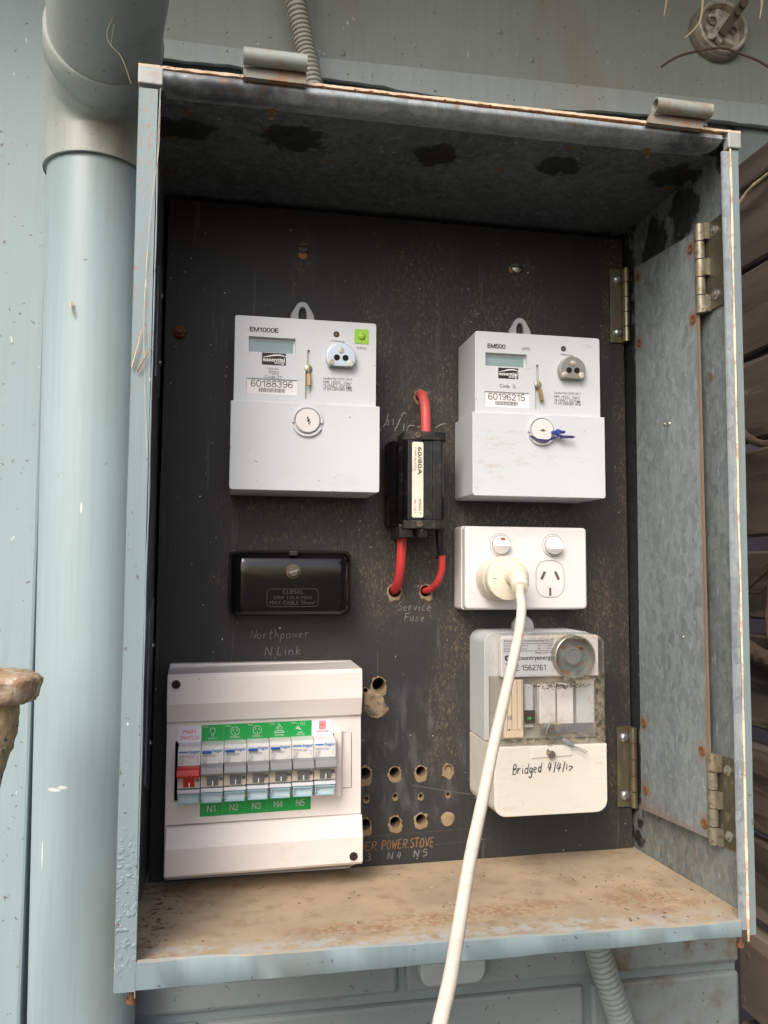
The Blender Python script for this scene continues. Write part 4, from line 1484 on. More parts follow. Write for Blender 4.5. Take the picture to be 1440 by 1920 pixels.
# ================================================================= SWITCHBOARD PANEL
PB = root('mounting_board', 'black dusty mounting board hinged inside the meter box, drilled with holes', 'mounting board', (0.22, 0.0, 0.0))
holes = [(0.1957, 0.1575, 0.0060), (0.1838, 0.1527, 0.0022), (0.1838, 0.0807, 0.0052), (0.2105, 0.0805, 0.0047), (0.2342, 0.0804, 0.0046), (0.2592, 0.0812, 0.0040),
         (0.1854, 0.0591, 0.0022), (0.2111, 0.0602, 0.0022), (0.2343, 0.0591, 0.0020), (0.2592, 0.0594, 0.0019),
         (0.1841, 0.0369, 0.0052), (0.2112, 0.0377, 0.0048), (0.2343, 0.0388, 0.0046),
         (0.2334, 0.4180, 0.0055), (0.2098, 0.2399, 0.0058), (0.2383, 0.2399, 0.0052), (0.2490, 0.2700, 0.0014)]
bm = bmesh.new()


def loop(bm, pts, y):
    vs = [bm.verts.new((x, y, z)) for x, z in pts]
    return [bm.edges.new((vs[i], vs[(i + 1) % len(vs)])) for i in range(len(vs))]


cor = [(0.0029, -0.0013), (0.4366, 0.0018), (0.4354, 0.5828), (0.0057, 0.5836)]
outl = []
for i in range(4):
    a, b = cor[i], cor[(i + 1) % 4]
    for s in range(24):
        t = s / 24
        w = 0.0003 * mnoise.noise(Vector((i * 9 + t * 30, 0, 0))) if s else 0
        outl.append((a[0] + (b[0] - a[0]) * t + w, a[1] + (b[1] - a[1]) * t + w))
edges = loop(bm, outl, 0.0)
for (x, z, r) in holes:
    edges += loop(bm, circ(x, z, r, 20 if r > 0.003 else 12), 0.0)
bmesh.ops.triangle_fill(bm, use_beauty=True, use_dissolve=False, edges=edges)
ex = bmesh.ops.extrude_face_region(bm, geom=bm.faces[:])
bmesh.ops.translate(bm, verts=[v for v in ex['geom'] if isinstance(v, bmesh.types.BMVert)], vec=(0, 0.014, 0))
bmesh.ops.recalc_face_normals(bm, faces=bm.faces)
# sides of holes are raw brown
for f in bm.faces:
    if abs(f.normal.y) < 0.5:
        cc = f.calc_center_median()
        if 0.02 < cc.x < 0.42 and 0.02 < cc.z < 0.57:
            f.material_index = 1
finish('board', bm, ['board_black', 'hole_wall'], PB, recalc=False)
# torn rims of raw chipboard below the holes
for i, (x, z, r) in enumerate(holes[:16]):
    bm = bmesh.new()
    nn = 26
    inner, outer = [], []
    for q in range(nn):
        a = 2 * math.pi * q / nn
        low = max(0.0, -math.sin(a))
        ext = r * (0.05 + 0.80 * low ** 1.6 * (1.0 if i < 13 else 0.35)) + r * 0.75 * abs(mnoise.noise(Vector((q * 0.75, i * 3.7, 1))))
        inner.append(bm.verts.new((x + r * 0.98 * math.cos(a), 0.0008 - 0.0012, z + r * 0.98 * math.sin(a))))
        outer.append(bm.verts.new((x + (r + ext) * math.cos(a), -0.0002, z + (r + ext) * math.sin(a))))
    for q in range(nn):
        w = (q + 1) % nn
        bm.faces.new((inner[q], inner[w], outer[w], outer[q]))
    finish('hole_rim', bm, 'chipboard', PB)
# plugged holes
bm = bmesh.new()
lathe(bm, (0.2592, 0.003, 0.0800), (0, -1, 0), [(0.0040, 0), (0.0034, 0.0012), (0.0012, 0.0006)], 18)
finish('hole_plug', bm, 'chipboard', PB)
bm = bmesh.new()
lathe(bm, (0.2592, 0.0005, 0.0378), (0, -1, 0), [(0.0066, 0), (0.0060, 0.0010), (0.0045, 0.0014), (0.0015, 0.0009)], 18)
jitter(bm, 0.0009, 260, 3)
finish('hole_plug', bm, 'chipboard', PB, smooth=True)
# lump of torn filler beneath the biggest hole
bm = bmesh.new()
out = [(0.1830, 0.1480), (0.1870, 0.1535), (0.1905, 0.1530), (0.1925, 0.1500), (0.1975, 0.1490), (0.2005, 0.1450), (0.2020, 0.1400), (0.2050, 0.1362), (0.2035, 0.1325), (0.1990, 0.1295), (0.1950, 0.1280), (0.1905, 0.1284), (0.1865, 0.1305), (0.1825, 0.1345)]
ring = []
prev = None
for f, y in ((1.0, 0.0), (0.97, -0.0006), (0.80, -0.0010), (0.5, -0.0008), (0.2, -0.0006)):
    cur = [bm.verts.new((0.193 + (x - 0.193) * f, y + (0.0008 * mnoise.noise(Vector((x * 300, z * 300, y * 900))) if f < 1 else 0), 0.1405 + (z - 0.1405) * f)) for x, z in out]
    if prev:
        for q in range(len(out)):
            w = (q + 1) % len(out)
            bm.faces.new((prev[q], prev[w], cur[w], cur[q]))
    prev = cur
bm.faces.new(prev)
bmesh.ops.triangulate(bm, faces=bm.faces[:])
bmesh.ops.subdivide_edges(bm, edges=bm.edges[:], cuts=3, use_grid_fill=True)
jitter(bm, 0.0006, 260, 1); jitter(bm, 0.0004, 700, 5)
finish('filler_patch', bm, 'putty', PB, smooth=70)
# bolts in the board
for (x, z, r, m) in ((0.1237, 0.5485, 0.0055, 'rust_dull'), (0.3264, 0.5455, 0.0058, 'steel')):
    bm = bmesh.new()
    lathe(bm, (x, 0, z), (0, -1, 0), [(r, 0), (r, 0.0012), (r * 0.85, 0.0026), (r * 0.4, 0.0034)], 18)
    s_ = finish('screw_head', bm, m, PB, smooth=True)
    bm = bmesh.new()
    box(bm, x - r * 0.85, x + r * 0.85, -0.0037, -0.0030, z - 0.0005, z + 0.0005)
    finish('slot', bm, 'black_void', s_)
for (x, z, r) in ((0.1237, 0.5420, 0.0040), (0.3220, 0.5440, 0.0034)):
    bm = bmesh.new()
    out = [(x + r * (1 + 0.3 * mnoise.noise(Vector((i, x * 50, 0)))) * math.cos(2 * math.pi * i / 14), z + r * (1 + 0.3 * mnoise.noise(Vector((i, 9, 0)))) * math.sin(2 * math.pi * i / 14)) for i in range(14)]
    prism(bm, out, -0.0007, 0.0005)
    finish('dirt_spot', bm, 'dust_clump', PB)
bm = bmesh.new()
prism(bm, circ(0.0179, 0.4644, 0.0058, 6), -0.0048, 0.0)
nut = finish('hex_nut', bm, 'rusty_metal', PB, bev=0.0006)
bm = bmesh.new()
cyl(bm, (0.0179, -0.0047, 0.4644), (0.0179, -0.0085, 0.4644), 0.0030, n=14)
finish('bolt_end', bm, 'rusty_metal', nut)

# handwriting on the board
hand('Northpower', 0.0830, 0.1345, 0.1985, 0.0075, -0.0004, 0.00055, 'pencil_chalk', PB, 0.02, 2)
hand('N.Link', 0.0955, 0.1285, 0.1845, 0.0075, -0.0004, 0.00055, 'pencil_chalk', PB, 0.0, 3)
hand('Service', 0.2130, 0.2440, 0.2225, 0.0078, -0.0004, 0.00055, 'pencil_chalk', PB, -0.02, 4)
hand('Fuse', 0.2190, 0.2385, 0.2130, 0.0070, -0.0004, 0.00055, 'pencil_chalk', PB, -0.03, 5)
hand('WER', 0.1788, 0.1955, 0.0150, 0.0068, -0.0004, 0.0008, 'pencil_orange', PB, 0.0, 6)
hand('POWER', 0.1990, 0.2225, 0.0150, 0.0075, -0.0004, 0.0009, 'pencil_orange', PB, 0.0, 7)
hand('STOVE', 0.2245, 0.2470, 0.0150, 0.0080, -0.0004, 0.0009, 'pencil_orange', PB, 0.0, 8)
hand('.3', 0.1840, 0.1905, 0.0060, 0.0060, -0.0004, 0.0007, 'pencil_chalk', PB, 0, 9)
hand('N.4', 0.2045, 0.2180, 0.0062, 0.0060, -0.0004, 0.0008, 'pencil_chalk', PB, 0, 10)
hand('N.5', 0.2280, 0.2410, 0.0068, 0.0060, -0.0004, 0.0008, 'pencil_chalk', PB, 0, 11)
bm = bmesh.new()
for pts, w in (([(0.1985, 0.3880), (0.2015, 0.3935), (0.2030, 0.4010)], .0007), ([(0.1990, 0.3905), (0.2040, 0.3905)], .0006), ([(0.2030, 0.3890), (0.2032, 0.3950)], .0006),
               ([(0.2075, 0.3900), (0.2078, 0.3960)], .0005), ([(0.2085, 0.3840), (0.2125, 0.3920), (0.2165, 0.4010), (0.2195, 0.4012)], .0007),
               ([(0.2170, 0.3850), (0.2180, 0.3920)], .0005), ([(0.2215, 0.3830), (0.2205, 0.3870), (0.2235, 0.3905), (0.2275, 0.3900)], .0006),
               ([(0.2470, 0.3890), (0.2530, 0.3925), (0.2565, 0.3935)], .0006), ([(0.2300, 0.3890), (0.2345, 0.3905), (0.2380, 0.3890)], .0005)):
    ribbon(bm, pts, w * 1.3, -0.0004)
finish('handwriting', bm, 'chalk_white', PB, recalc=False)
# ruled scratch lines
bm = bmesh.new()
ribbon(bm, [(0.178, 0.0265), (0.2800, 0.0285)], 0.00035, -0.0003, 1)
ribbon(bm, [(0.178, 0.0135), (0.30, 0.0185)], 0.00035, -0.0003, 1)
ribbon(bm, [(0.2260, 0.0690), (0.25, 0.0640), (0.284, 0.0575)], 0.0009, -0.0003, 1)
ribbon(bm, [(0.020, 0.4050), (0.0195, 0.34)], 0.0003, -0.0003, 1)
ribbon(bm, [(0.0185, 0.3190), (0.0195, 0.3230), (0.0205, 0.3175)], 0.0005, -0.0003, 1)
finish('scratch', bm, 'pencil_scratch', PB, recalc=False)


# ================================================================= ELECTRICITY METERS
def barcode(x0, x1, z0, z1, y, parent, seed):
    rg = random.Random(seed)
    bm = bmesh.new()
    x = x0
    while x < x1 - 0.0004:
        w = rg.choice((0.00025, 0.00035, 0.0006))
        vs = [bm.verts.new(p) for p in ((x, y, z0), (x + w, y, z0), (x + w, y, z1), (x, y, z1))]
        bm.faces.new(vs)
        x += w + rg.choice((0.00035, 0.0005))
    finish('barcode', bm, 'print_black', parent, recalc=False)


def patch(name, x0, x1, z0, z1, y, mat, parent, r=0.0, th=0.0004):
    bm = bmesh.new()
    prism(bm, rr(x0, x1, z0, z1, r, 3) if r else [(x0, z0), (x1, z0), (x1, z1), (x0, z1)], y, y + th)
    return finish(name, bm, mat, parent)


def frame(bm, x0, x1, z0, z1, w, yf, yb):
    """rectangular raised frame"""
    box(bm, x0 - w, x0, yf, yb, z0 - w, z1 + w)
    box(bm, x1, x1 + w, yf, yb, z0 - w, z1 + w)
    box(bm, x0, x1, yf, yb, z1, z1 + w)
    box(bm, x0, x1, yf, yb, z0 - w, z0)


def holed_prism(bm, outer, holes_, yf, yb):
    """front plate with through openings, from yf back to yb (open back)"""
    es = loop(bm, outer, yf)
    for h in holes_:
        es += loop(bm, h, yf)
    bmesh.ops.triangle_fill(bm, use_beauty=True, use_dissolve=False, edges=es)
    ex = bmesh.ops.extrude_face_region(bm, geom=bm.faces[:])
    bmesh.ops.translate(bm, verts=[v for v in ex['geom'] if isinstance(v, bmesh.types.BMVert)], vec=(0, yb - yf, 0))


def meter(label, U, C, disp, logo, lab, slot, led, port, scr, lug, mat, model, serial, codes, info, green, seal):
    """U: upper face x0,x1,z1 ; C: terminal cover x0,x1,z0,z1"""
    T = root('electricity_meter', label, 'electricity meter', ((C[0] + C[1]) / 2, 0.0, C[2]), 'grey electricity meters on the board')
    YU, YC = -0.053, -0.0562
    # upper body with window openings
    bm = bmesh.new()
    outer = rr(U[0], U[1], C[3] - 0.004, U[2], (0.0002, 0.0002, 0.002, 0.002), 3)
    sl0, sl1 = slot
    hs = [[(disp[0], disp[2]), (disp[1], disp[2]), (disp[1], disp[3]), (disp[0], disp[3])],
          [(lab[0], lab[2]), (lab[1], lab[2]), (lab[1], lab[3]), (lab[0], lab[3])],
          [(sl0 - 0.0024, sl1[0]), (sl0 + 0.0024, sl1[0]), (sl0 + 0.0024, sl1[1]), (sl0 + 0.0011, sl1[1]), (sl0 + 0.0011, sl1[2]), (sl0 - 0.0011, sl1[2]), (sl0 - 0.0011, sl1[1]), (sl0 - 0.0024, sl1[1])],
          circ(led[0], led[1], 0.0026, 14)]
    holed_prism(bm, outer, hs, YU, -0.002)
    finish('body', bm, mat, T, bev=0.0006, seg=2, ang=50)
    D = bmesh.new(); box(D, disp[0] - .0005, disp[1] + .0005, YU + 0.0042, YU + 0.005, disp[2] - .0005, disp[3] + .0005)
    d = finish('display', D, 'meter_grey', T)
    patch('screen', disp[0] + 0.0015, disp[1] - 0.0015, disp[2] + 0.0008, disp[3] - 0.0022, YU + 0.0040, 'lcd_glass', d, th=0.0001)
    lb_ = patch('serial_plate', lab[0] - .0004, lab[1] + .0004, lab[2] - .0004, lab[3] + .0004, YU + 0.0012, 'sticker_white', T)
    w = lab[1] - lab[0]; h = lab[3] - lab[2]
    bm = bmesh.new()
    sans(bm, serial, lab[0] + w * 0.08, lab[0] + w * 0.92, lab[2] + h * 0.47, lab[2] + h * 0.91, YU + 0.00105, 0.11)
    finish('lettering', bm, 'print_black', lb_, recalc=False)
    barcode(lab[0] + w * 0.25, lab[0] + w * 0.76, lab[2] + h * 0.13, lab[2] + h * 0.40, YU + 0.00105, lb_, int(serial))
    patch('slot_back', sl0 - 0.003, sl0 + 0.003, sl1[0] - .0005, sl1[2] + .0005, YU + 0.0025, 'relay_grey', T)
    # seal: brass tag on a pin
    bm = bmesh.new()
    zc_ = sl1[1] + 0.0022
    lathe(bm, (sl0, YU + 0.001, zc_), (0, -1, 0), [(0.0028, 0), (0.0034, 0.001), (0.0030, 0.0022), (0.0012, 0.0028)], 16)
    sm = finish('seal_pin', bm, 'dull_zinc', T, smooth=True)
    bm = bmesh.new()
    ln = -0.006 if seal else 0.0
    tube(bm, [(sl0 - 0.0004, YU - 0.003, zc_ + 0.003), (sl0, YU - 0.0038, zc_ - 0.002), (sl0 + (0.001 if seal else 0), YU - 0.0035, zc_ - 0.0055)], 0.0009, 8)
    x0_ = sl0 + (0.0008 if seal else -0.0002); x1_ = sl0 + (0.0028 if seal else 0.0)
    hexa(bm, [(x0_ - .0016, YU - .0045, zc_ - .005), (x0_ + .0016, YU - .0045, zc_ - .005), (x1_ + .0016, YU - .0045, zc_ - .0150), (x1_ - .0016, YU - .0045, zc_ - .0150)],
         [(x0_ - .0016, YU - .0018, zc_ - .005), (x0_ + .0016, YU - .0018, zc_ - .005), (x1_ + .0016, YU - .0018, zc_ - .0150), (x1_ - .0016, YU - .0018, zc_ - .0150)])
    finish('seal_tag', bm, 'brass', T, bev=0.0003, seg=1)
    # led
    bm = bmesh.new()
    lathe(bm, (led[0], YU + 0.0020, led[1]), (0, -1, 0), [(0.0026, 0), (0.0018, 0.0002), (0.0016, 0.0012), (0.0006, 0.0017)], 14)
    finish('pulse_led', bm, 'rust_dull', T, smooth=True)
    # optical port
    px, pz = port
    bm = bmesh.new()
    pr = 0.0122
    outl_ = [(px + pr * math.cos(a), pz + pr * math.sin(a)) for a in [R(-38 + (256) * i / 26) for i in range(27)]]
    prism(bm, outl_, YU - 0.0065, YU - 0.0002)
    P = finish('optical_port', bm, 'zinc' if green else 'dull_zinc', T, bev=0.0006, seg=2, smooth=True)
    for dx, dz in ((0.0, 0.0058), (-0.0078, -0.0045), (0.0078, -0.0045)):
        bm = bmesh.new()
        lathe(bm, (px + dx, YU - 0.0066, pz + dz), (0, -1, 0), [(0.0026, 0), (0.0025, 0.0005), (0.0012, 0.0009)], 14)
        finish('port_rivet', bm, 'porcelain', P, smooth=True)
    for dx in (-0.0036, 0.0036):
        bm = bmesh.new()
        lathe(bm, (px + dx, YU - 0.0066, pz - 0.0003), (0, -1, 0), [(0.0026, 0), (0.0026, 0.0002)], 16)
        finish('port_hole', bm, 'black_void', P)
    # terminal cover, edges slightly proud of the body
    bm = bmesh.new()
    prism(bm, rr(C[0], C[1], C[2], C[3], (0.0022, 0.0022, 0.0006, 0.0006), 4), YC, -0.001)
    finish('terminal_cover', bm, mat, T, bev=0.0009, seg=3, ang=50, smooth=True)
    sx, sz = scr
    bm = bmesh.new()
    for a0, a1, r0, r1 in ((-8, 188, 0.0108, 0.0128), (205, 335, 0.0108, 0.0130)):
        n_ = 24
        o_ = [(sx + r1 * math.cos(R(a0 + (a1 - a0) * i / n_)), sz + r1 * math.sin(R(a0 + (a1 - a0) * i / n_))) for i in range(n_ + 1)]
        i_ = [(sx + r0 * math.cos(R(a1 - (a1 - a0) * i / n_)), sz + r0 * math.sin(R(a1 - (a1 - a0) * i / n_))) for i in range(n_ + 1)]
        prism(bm, o_ + i_, YC - 0.0022, YC - 0.0001)
    finish('screw_collar', bm, mat, T, bev=0.0005, seg=2, ang=50, smooth=True)
    bm = bmesh.new()
    lathe(bm, (sx, YC - 0.0001, sz), (0, -1, 0), [(0.0099, 0), (0.0099, 0.0030), (0.0093, 0.0036)], 32)
    sc_ = finish('cover_screw', bm, 'white_plastic', T, smooth=30)
    bm = bmesh.new()
    if green:
        rg = random.Random(4)
        for i in range(9):
            a = rg.uniform(0, 6.3); q = rg.uniform(0, 0.0032)
            prism(bm, circ(sx + 0.0003 + q * math.cos(a) * 0.6, sz + q * math.sin(a) * 1.2, rg.uniform(0.0004, 0.0008), 7, rz=rg.uniform(0.0005, 0.0012)), YC - 0.0039, YC - 0.0036)
    else:
        prism(bm, [(sx - 0.0032, sz - 0.0004), (sx, sz - 0.0010), (sx + 0.0032, sz - 0.0004), (sx + 0.0010, sz + 0.0006), (sx, sz + 0.0014), (sx - 0.001, sz + 0.0006)], YC - 0.0039, YC - 0.0036)
    finish('screw_slot', bm, 'rust_dull', sc_)
    # hanging lug
    lx, lz = lug
    bm = bmesh.new()
    outer = [(lx - 0.0105, U[2] - 0.004), (lx + 0.0105, U[2] - 0.004), (lx + 0.0105, lz - 0.0095)] + [(lx + 0.0062 * math.cos(R(a)), lz - 0.0035 + 0.0062 * math.sin(R(a))) for a in range(25, 156, 13)] + [(lx - 0.0105, lz - 0.0095)]
    inn = [(lx - 0.0036, U[2] - 0.002), (lx + 0.0036, U[2] - 0.002), (lx + 0.0036, lz - 0.0065)] + [(lx + 0.0028 * math.cos(R(a)), lz - 0.0050 + 0.0030 * math.sin(R(a))) for a in range(20, 161, 20)] + [(lx - 0.0036, lz - 0.0065)]
    holed_prism(bm, outer, [inn], -0.0050, -0.0005)
    finish('hanging_lug', bm, 'relay_grey', T, bev=0.0004, seg=1, ang=50)
    # logo
    LX0, LX1, LZ0, LZ1 = logo
    lg = patch('logo_plate', LX0, LX1, LZ0, LZ1, YU - 0.00015, 'print_black', T, th=0.0001)
    w = LX1 - LX0; h = LZ1 - LZ0
    bm = bmesh.new()
    put_text(bm, 'essential', LX0 + w * 0.04, LX1 - w * 0.05, LZ0 + h * 0.28, LZ0 + h * 0.62, YU - 0.0003, 0.02)
    put_text(bm, 'energy', LX0 + w * 0.52, LX1 - w * 0.05, LZ0 + h * 0.03, LZ0 + h * 0.25, YU - 0.0003, 0.01)
    up_ = [(0.03, 0.62), (0.25, 0.74), (0.5, 0.88), (0.75, 0.90), (1.0, 0.78)]; dn_ = [(1.0, 0.72), (0.75, 0.80), (0.5, 0.76), (0.25, 0.66), (0.03, 0.60)]
    vs = [bm.verts.new((LX0 + w * a, YU - 0.0003, LZ0 + h * b)) for a, b in dn_[::-1] + up_[::-1]]
    bm.faces.new(vs)
    finish('logo', bm, 'print_white', lg, recalc=False)
    # printed lettering
    m0 = model.pop(0)
    bm = bmesh.new()
    sans(bm, m0[0], *m0[1], YU - 0.0002, 0.20)
    finish('lettering', bm, 'print_black', T, recalc=False)
    for s_, a in model:
        text(s_, *a, YU - 0.0002, 'print_black', T, bold=0.004 if a[3] - a[2] > 0.003 else 0.0)
    for s_, a in codes:
        text(s_, *a, YU - 0.0002, 'print_black', T, bold=0.008 if 'TOU' in s_ else 0)
    bm = bmesh.new()
    for s_, a in info:
        put_text(bm, s_, *a, YU - 0.0002)
    finish('rating_text', bm, 'print_black', T, recalc=False)
    return T, sx, sz, YU, YC


m1, *_ = meter('grey electricity meter with green scroll button on left of the board',
               (0.0648, 0.1820, 0.4662), (0.0626, 0.1850, 0.3226, 0.3949),
               (0.0762, 0.1142, 0.4365, 0.4493), (0.0870, 0.1066, 0.4262, 0.4362), (0.0747, 0.1162, 0.4020, 0.4146),
               (0.1252, (0.3995, 0.4225, 0.4405)), (0.1483, 0.4550), (0.1516, 0.4340), (0.1246, 0.3800), (0.1237, 0.4945), 'meter_grey',
               [('EM1000E', (0.0766, 0.1003, 0.4533, 0.4570)), ('1Wh/imp', (0.1437, 0.1552, 0.4478, 0.4502)), ('SCROLL', (0.1655, 0.1740, 0.4437, 0.4454))], '60188396',
               [('Use for', (0.0918, 0.1008, 0.4222, 0.4240)), ('TOU', (0.0925, 0.1005, 0.4183, 0.4212)), ('Code 2Y', (0.0895, 0.1038, 0.4150, 0.4176))],
               [('Landis+Gyr E150  2016', (0.1377, 0.1618, 0.4158, 0.4184)), ('NMI  14/2/22   Class1', (0.1377, 0.1612, 0.4130, 0.4154)), ('10-100A      E2219', (0.1380, 0.1578, 0.4102, 0.4126)), ('1P 2W 230V/240V 50Hz', (0.1380, 0.1618, 0.4072, 0.4100))],
               True, False)
b_ = patch('scroll_button', 0.1634, 0.1756, 0.4482, 0.4606, -0.0534, 'button_green', m1, r=0.0006, th=0.0010)
bm = bmesh.new()
lathe(bm, (0.1695, -0.0533, 0.4545), (0, -1, 0), [(0.0034, 0), (0.0032, 0.0008), (0.0022, 0.0016), (0.0006, 0.0019)], 18)
finish('button_dome', bm, 'button_green', b_, smooth=True)

m2, *_ = meter('grey electricity meter with blue wire seal on right of the board',
               (0.2688, 0.3842, 0.4656), (0.2655, 0.3868, 0.3222, 0.3942),
               (0.2782, 0.3160, 0.4356, 0.4473), (0.2898, 0.3080, 0.4250, 0.4345), (0.2775, 0.3178, 0.4000, 0.4132),
               (0.3257, (0.3990, 0.4190, 0.4387)), (0.3504, 0.4544), (0.3560, 0.4342), (0.3275, 0.3797), (0.3281, 0.4932), 'meter_grey_soiled',
               [('EM500', (0.2800, 0.2965, 0.4512, 0.4550)), ('kWh', (0.3120, 0.3190, 0.4510, 0.4538)), ('1Wh/imp', (0.3475, 0.3592, 0.4474, 0.4500))], '60196215',
               [('Code  1L', (0.2910, 0.3062, 0.4168, 0.4202))],
               [('Landis+Gyr E100 2017', (0.3412, 0.3660, 0.4132, 0.4158)), ('NMI  14/2/22   Class 1', (0.3412, 0.3648, 0.4102, 0.4126)), ('10-100A      E2219', (0.3414, 0.3618, 0.4072, 0.4096)), ('1P 2W 230/240V 50Hz', (0.3414, 0.3660, 0.4042, 0.4068))],
               False, True)
for T, x, z in ((m1, 0.1580, 0.4114), (m2, 0.3622, 0.4084)):
    bm = bmesh.new()
    ribbon(bm, [(x - 0.0115, z - .0013), (x - 0.0090, z - .0013), (x - 0.0090, z + .0013), (x - 0.0115, z + .0013), (x - 0.0115, z - .0013)], 0.0003, -0.0532, 1)
    ribbon(bm, [(x, z - .0013), (x + 0.0035, z - .0013), (x + 0.00175, z + .0015), (x, z - .0013)], 0.0005, -0.0532, 1)
    ribbon(bm, [(x + .0008, z - .0007), (x + 0.0026, z - .0007)], 0.0006, -0.0532, 1)
    finish('rating_mark', bm, 'print_black', T, recalc=False)
# blue wire seal on the right meter
SB = root('wire_seal', 'blue plastic wire seal tied round the right meter cover screw', 'seal', (0.335, -0.062, 0.377))
bm = bmesh.new()
tube(bm, smoothpath([(0.3170, -0.0575, 0.3745), (0.3190, -0.0605, 0.3725), (0.3260, -0.0615, 0.3712), (0.3330, -0.0610, 0.3715), (0.3390, -0.0605, 0.3735), (0.3420, -0.0605, 0.3755)], 6), 0.00055, 6)
tube(bm, smoothpath([(0.3160, -0.0575, 0.3750), (0.3185, -0.0610, 0.3735), (0.3260, -0.0620, 0.3700), (0.3340, -0.0615, 0.3722), (0.3380, -0.0612, 0.3745)], 6), 0.0005, 6)
finish('seal_wire', bm, 'seal_purple', SB, smooth=True)
bm = bmesh.new()
prism(bm, [(0.3345, 0.3768), (0.3385, 0.3768), (0.3400, 0.3750), (0.3425, 0.3745), (0.3418, 0.3775), (0.3428, 0.3800), (0.3395, 0.3808), (0.3375, 0.3790), (0.3345, 0.3790)], -0.0635, -0.0605)
finish('seal_body', bm, 'seal_blue', SB, bev=0.0003, seg=1)
bm = bmesh.new()
box(bm, 0.3425, 0.3440, -0.0632, -0.0612, 0.3728, 0.3758)
cyl(bm, (0.3440, -0.0622, 0.3743), (0.3535, -0.0622, 0.3745), 0.0012, n=8)
cyl(bm, (0.3535, -0.0622, 0.3745), (0.3560, -0.0622, 0.3746), 0.0012, 0.0004, n=8)
finish('seal_tail', bm, 'seal_purple', SB)
bm = bmesh.new()
cyl(bm, (0.3425, -0.0622, 0.3783), (0.3465, -0.0622, 0.3785), 0.0013, n=8)
finish('seal_stub', bm, 'seal_purple', SB)

# ================================================================= SERVICE FUSE
FU = root('service_fuse', 'black moulded service fuse with an upright cream label between the two meters', 'fuse holder', (0.225, 0.0, 0.292))
bm = bmesh.new()
prism_z(bm, [(0.2000, 0), (0.1975, -0.012), (0.2050, -0.031), (0.2440, -0.030), (0.2490, -0.012), (0.2490, 0)], 0.2975, 0.3700)
finish('base', bm, 'fuse_dusty', FU, bev=0.0008, seg=2)
bm = bmesh.new()
prism_z(bm, [(0.2085, -0.0295), (0.2085, -0.0470), (0.2105, -0.0500), (0.2230, -0.0500), (0.2240, -0.0485), (0.2315, -0.0485), (0.2325, -0.0500), (0.2400, -0.0500), (0.2425, -0.0470), (0.2425, -0.0295)], 0.3010, 0.3690)
finish('carrier', bm, 'fuse_black', FU, bev=0.0005, seg=2)
bm = bmesh.new()
box(bm, 0.2318, 0.2332, -0.0507, -0.0475, 0.302, 0.368)
finish('carrier_rib', bm, 'fuse_dusty', FU)
for i, (za, zb) in enumerate(((0.3690, 0.3765), (0.2935, 0.3010))):
    bm = bmesh.new()
    prism_z(bm, [(0.2075, -0.020), (0.2075, -0.046), (0.2150, -0.0515), (0.2335, -0.0515), (0.2435, -0.0500), (0.2450, -0.046), (0.2450, -0.020)], za, zb)
    cp_ = finish('end_cap', bm, 'fuse_dusty', FU, bev=0.0007, seg=2)
    bm = bmesh.new()
    zc_ = (za + zb) / 2
    xs = 0.2188 if i == 0 else 0.2205
    lathe(bm, (xs, -0.0515, zc_), (0, -1, 0), [(0.0026, 0), (0.0026, 0.0010), (0.0017, 0.0013), (0.0014, 0.0004)], 14)
    finish('screw_head', bm, 'rust_dull', cp_)
for x0, x1 in ((0.1990, 0.2035), (0.2050, 0.2082)):
    bm = bmesh.new()
    hexa(bm, [(x0, -0.0265 - (x0 - .1990) * 1.6, 0.297), (x1, -0.0265 - (x1 - .1990) * 1.6, 0.297), (x1, -0.0265 - (x1 - .1990) * 1.6, 0.3705), (x0, -0.0265 - (x0 - .1990) * 1.6, 0.3705)],
         [(x0, -0.012, 0.297), (x1, -0.012, 0.297), (x1, -0.012, 0.3705), (x0, -0.012, 0.3705)])
    finish('side_rib', bm, 'fuse_black', FU)
bm = bmesh.new()
box(bm, 0.2050, 0.2300, -0.042, -0.004, 0.2860, 0.2974)
finish('terminal_skirt', bm, 'fuse_black', FU, bev=0.0008)
bm = bmesh.new()
cyl(bm, (0.2205, -0.0505, 0.2945), (0.2205, -0.047, 0.2885), 0.0035, 0.0025, 12)
finish('skirt_clip', bm, 'fuse_black', FU)
bm = bmesh.new()
prism(bm, rr(0.2141, 0.2238, 0.3030, 0.3672, 0.0012, 3), -0.0504, -0.0499)
fl = finish('rating_label', bm, 'sticker_cream', FU)
text('60/80A', 0.2188, 0.2226, 0.3390, 0.3630, -0.05055, 'print_black', fl, bold=0.015, rot=90)
text('TYPE IIa 415V', 0.2162, 0.2176, 0.3420, 0.3630, -0.05055, 'print_black', fl, rot=90)
text('SERIES 7', 0.2198, 0.2220, 0.3060, 0.3190, -0.05055, 'print_black', fl, rot=90)
text('BS 1361', 0.2162, 0.2176, 0.3070, 0.3180, -0.05055, 'print_black', fl, rot=90)


def cable(label, pts, r, mat, sleeve=None):
    T = root('fuse_cable', label, 'cable', pts[0], 'cables of the service fuse')
    bm = bmesh.new()
    tube(bm, smoothpath(pts, 10), r, 14)
    finish('insulation', bm, mat, T, smooth=True)
    if sleeve:
        bm = bmesh.new()
        tube(bm, smoothpath(sleeve, 10), r * 1.18, 14)
        finish('black_sleeve', bm, 'sleeve_black', T, smooth=True)


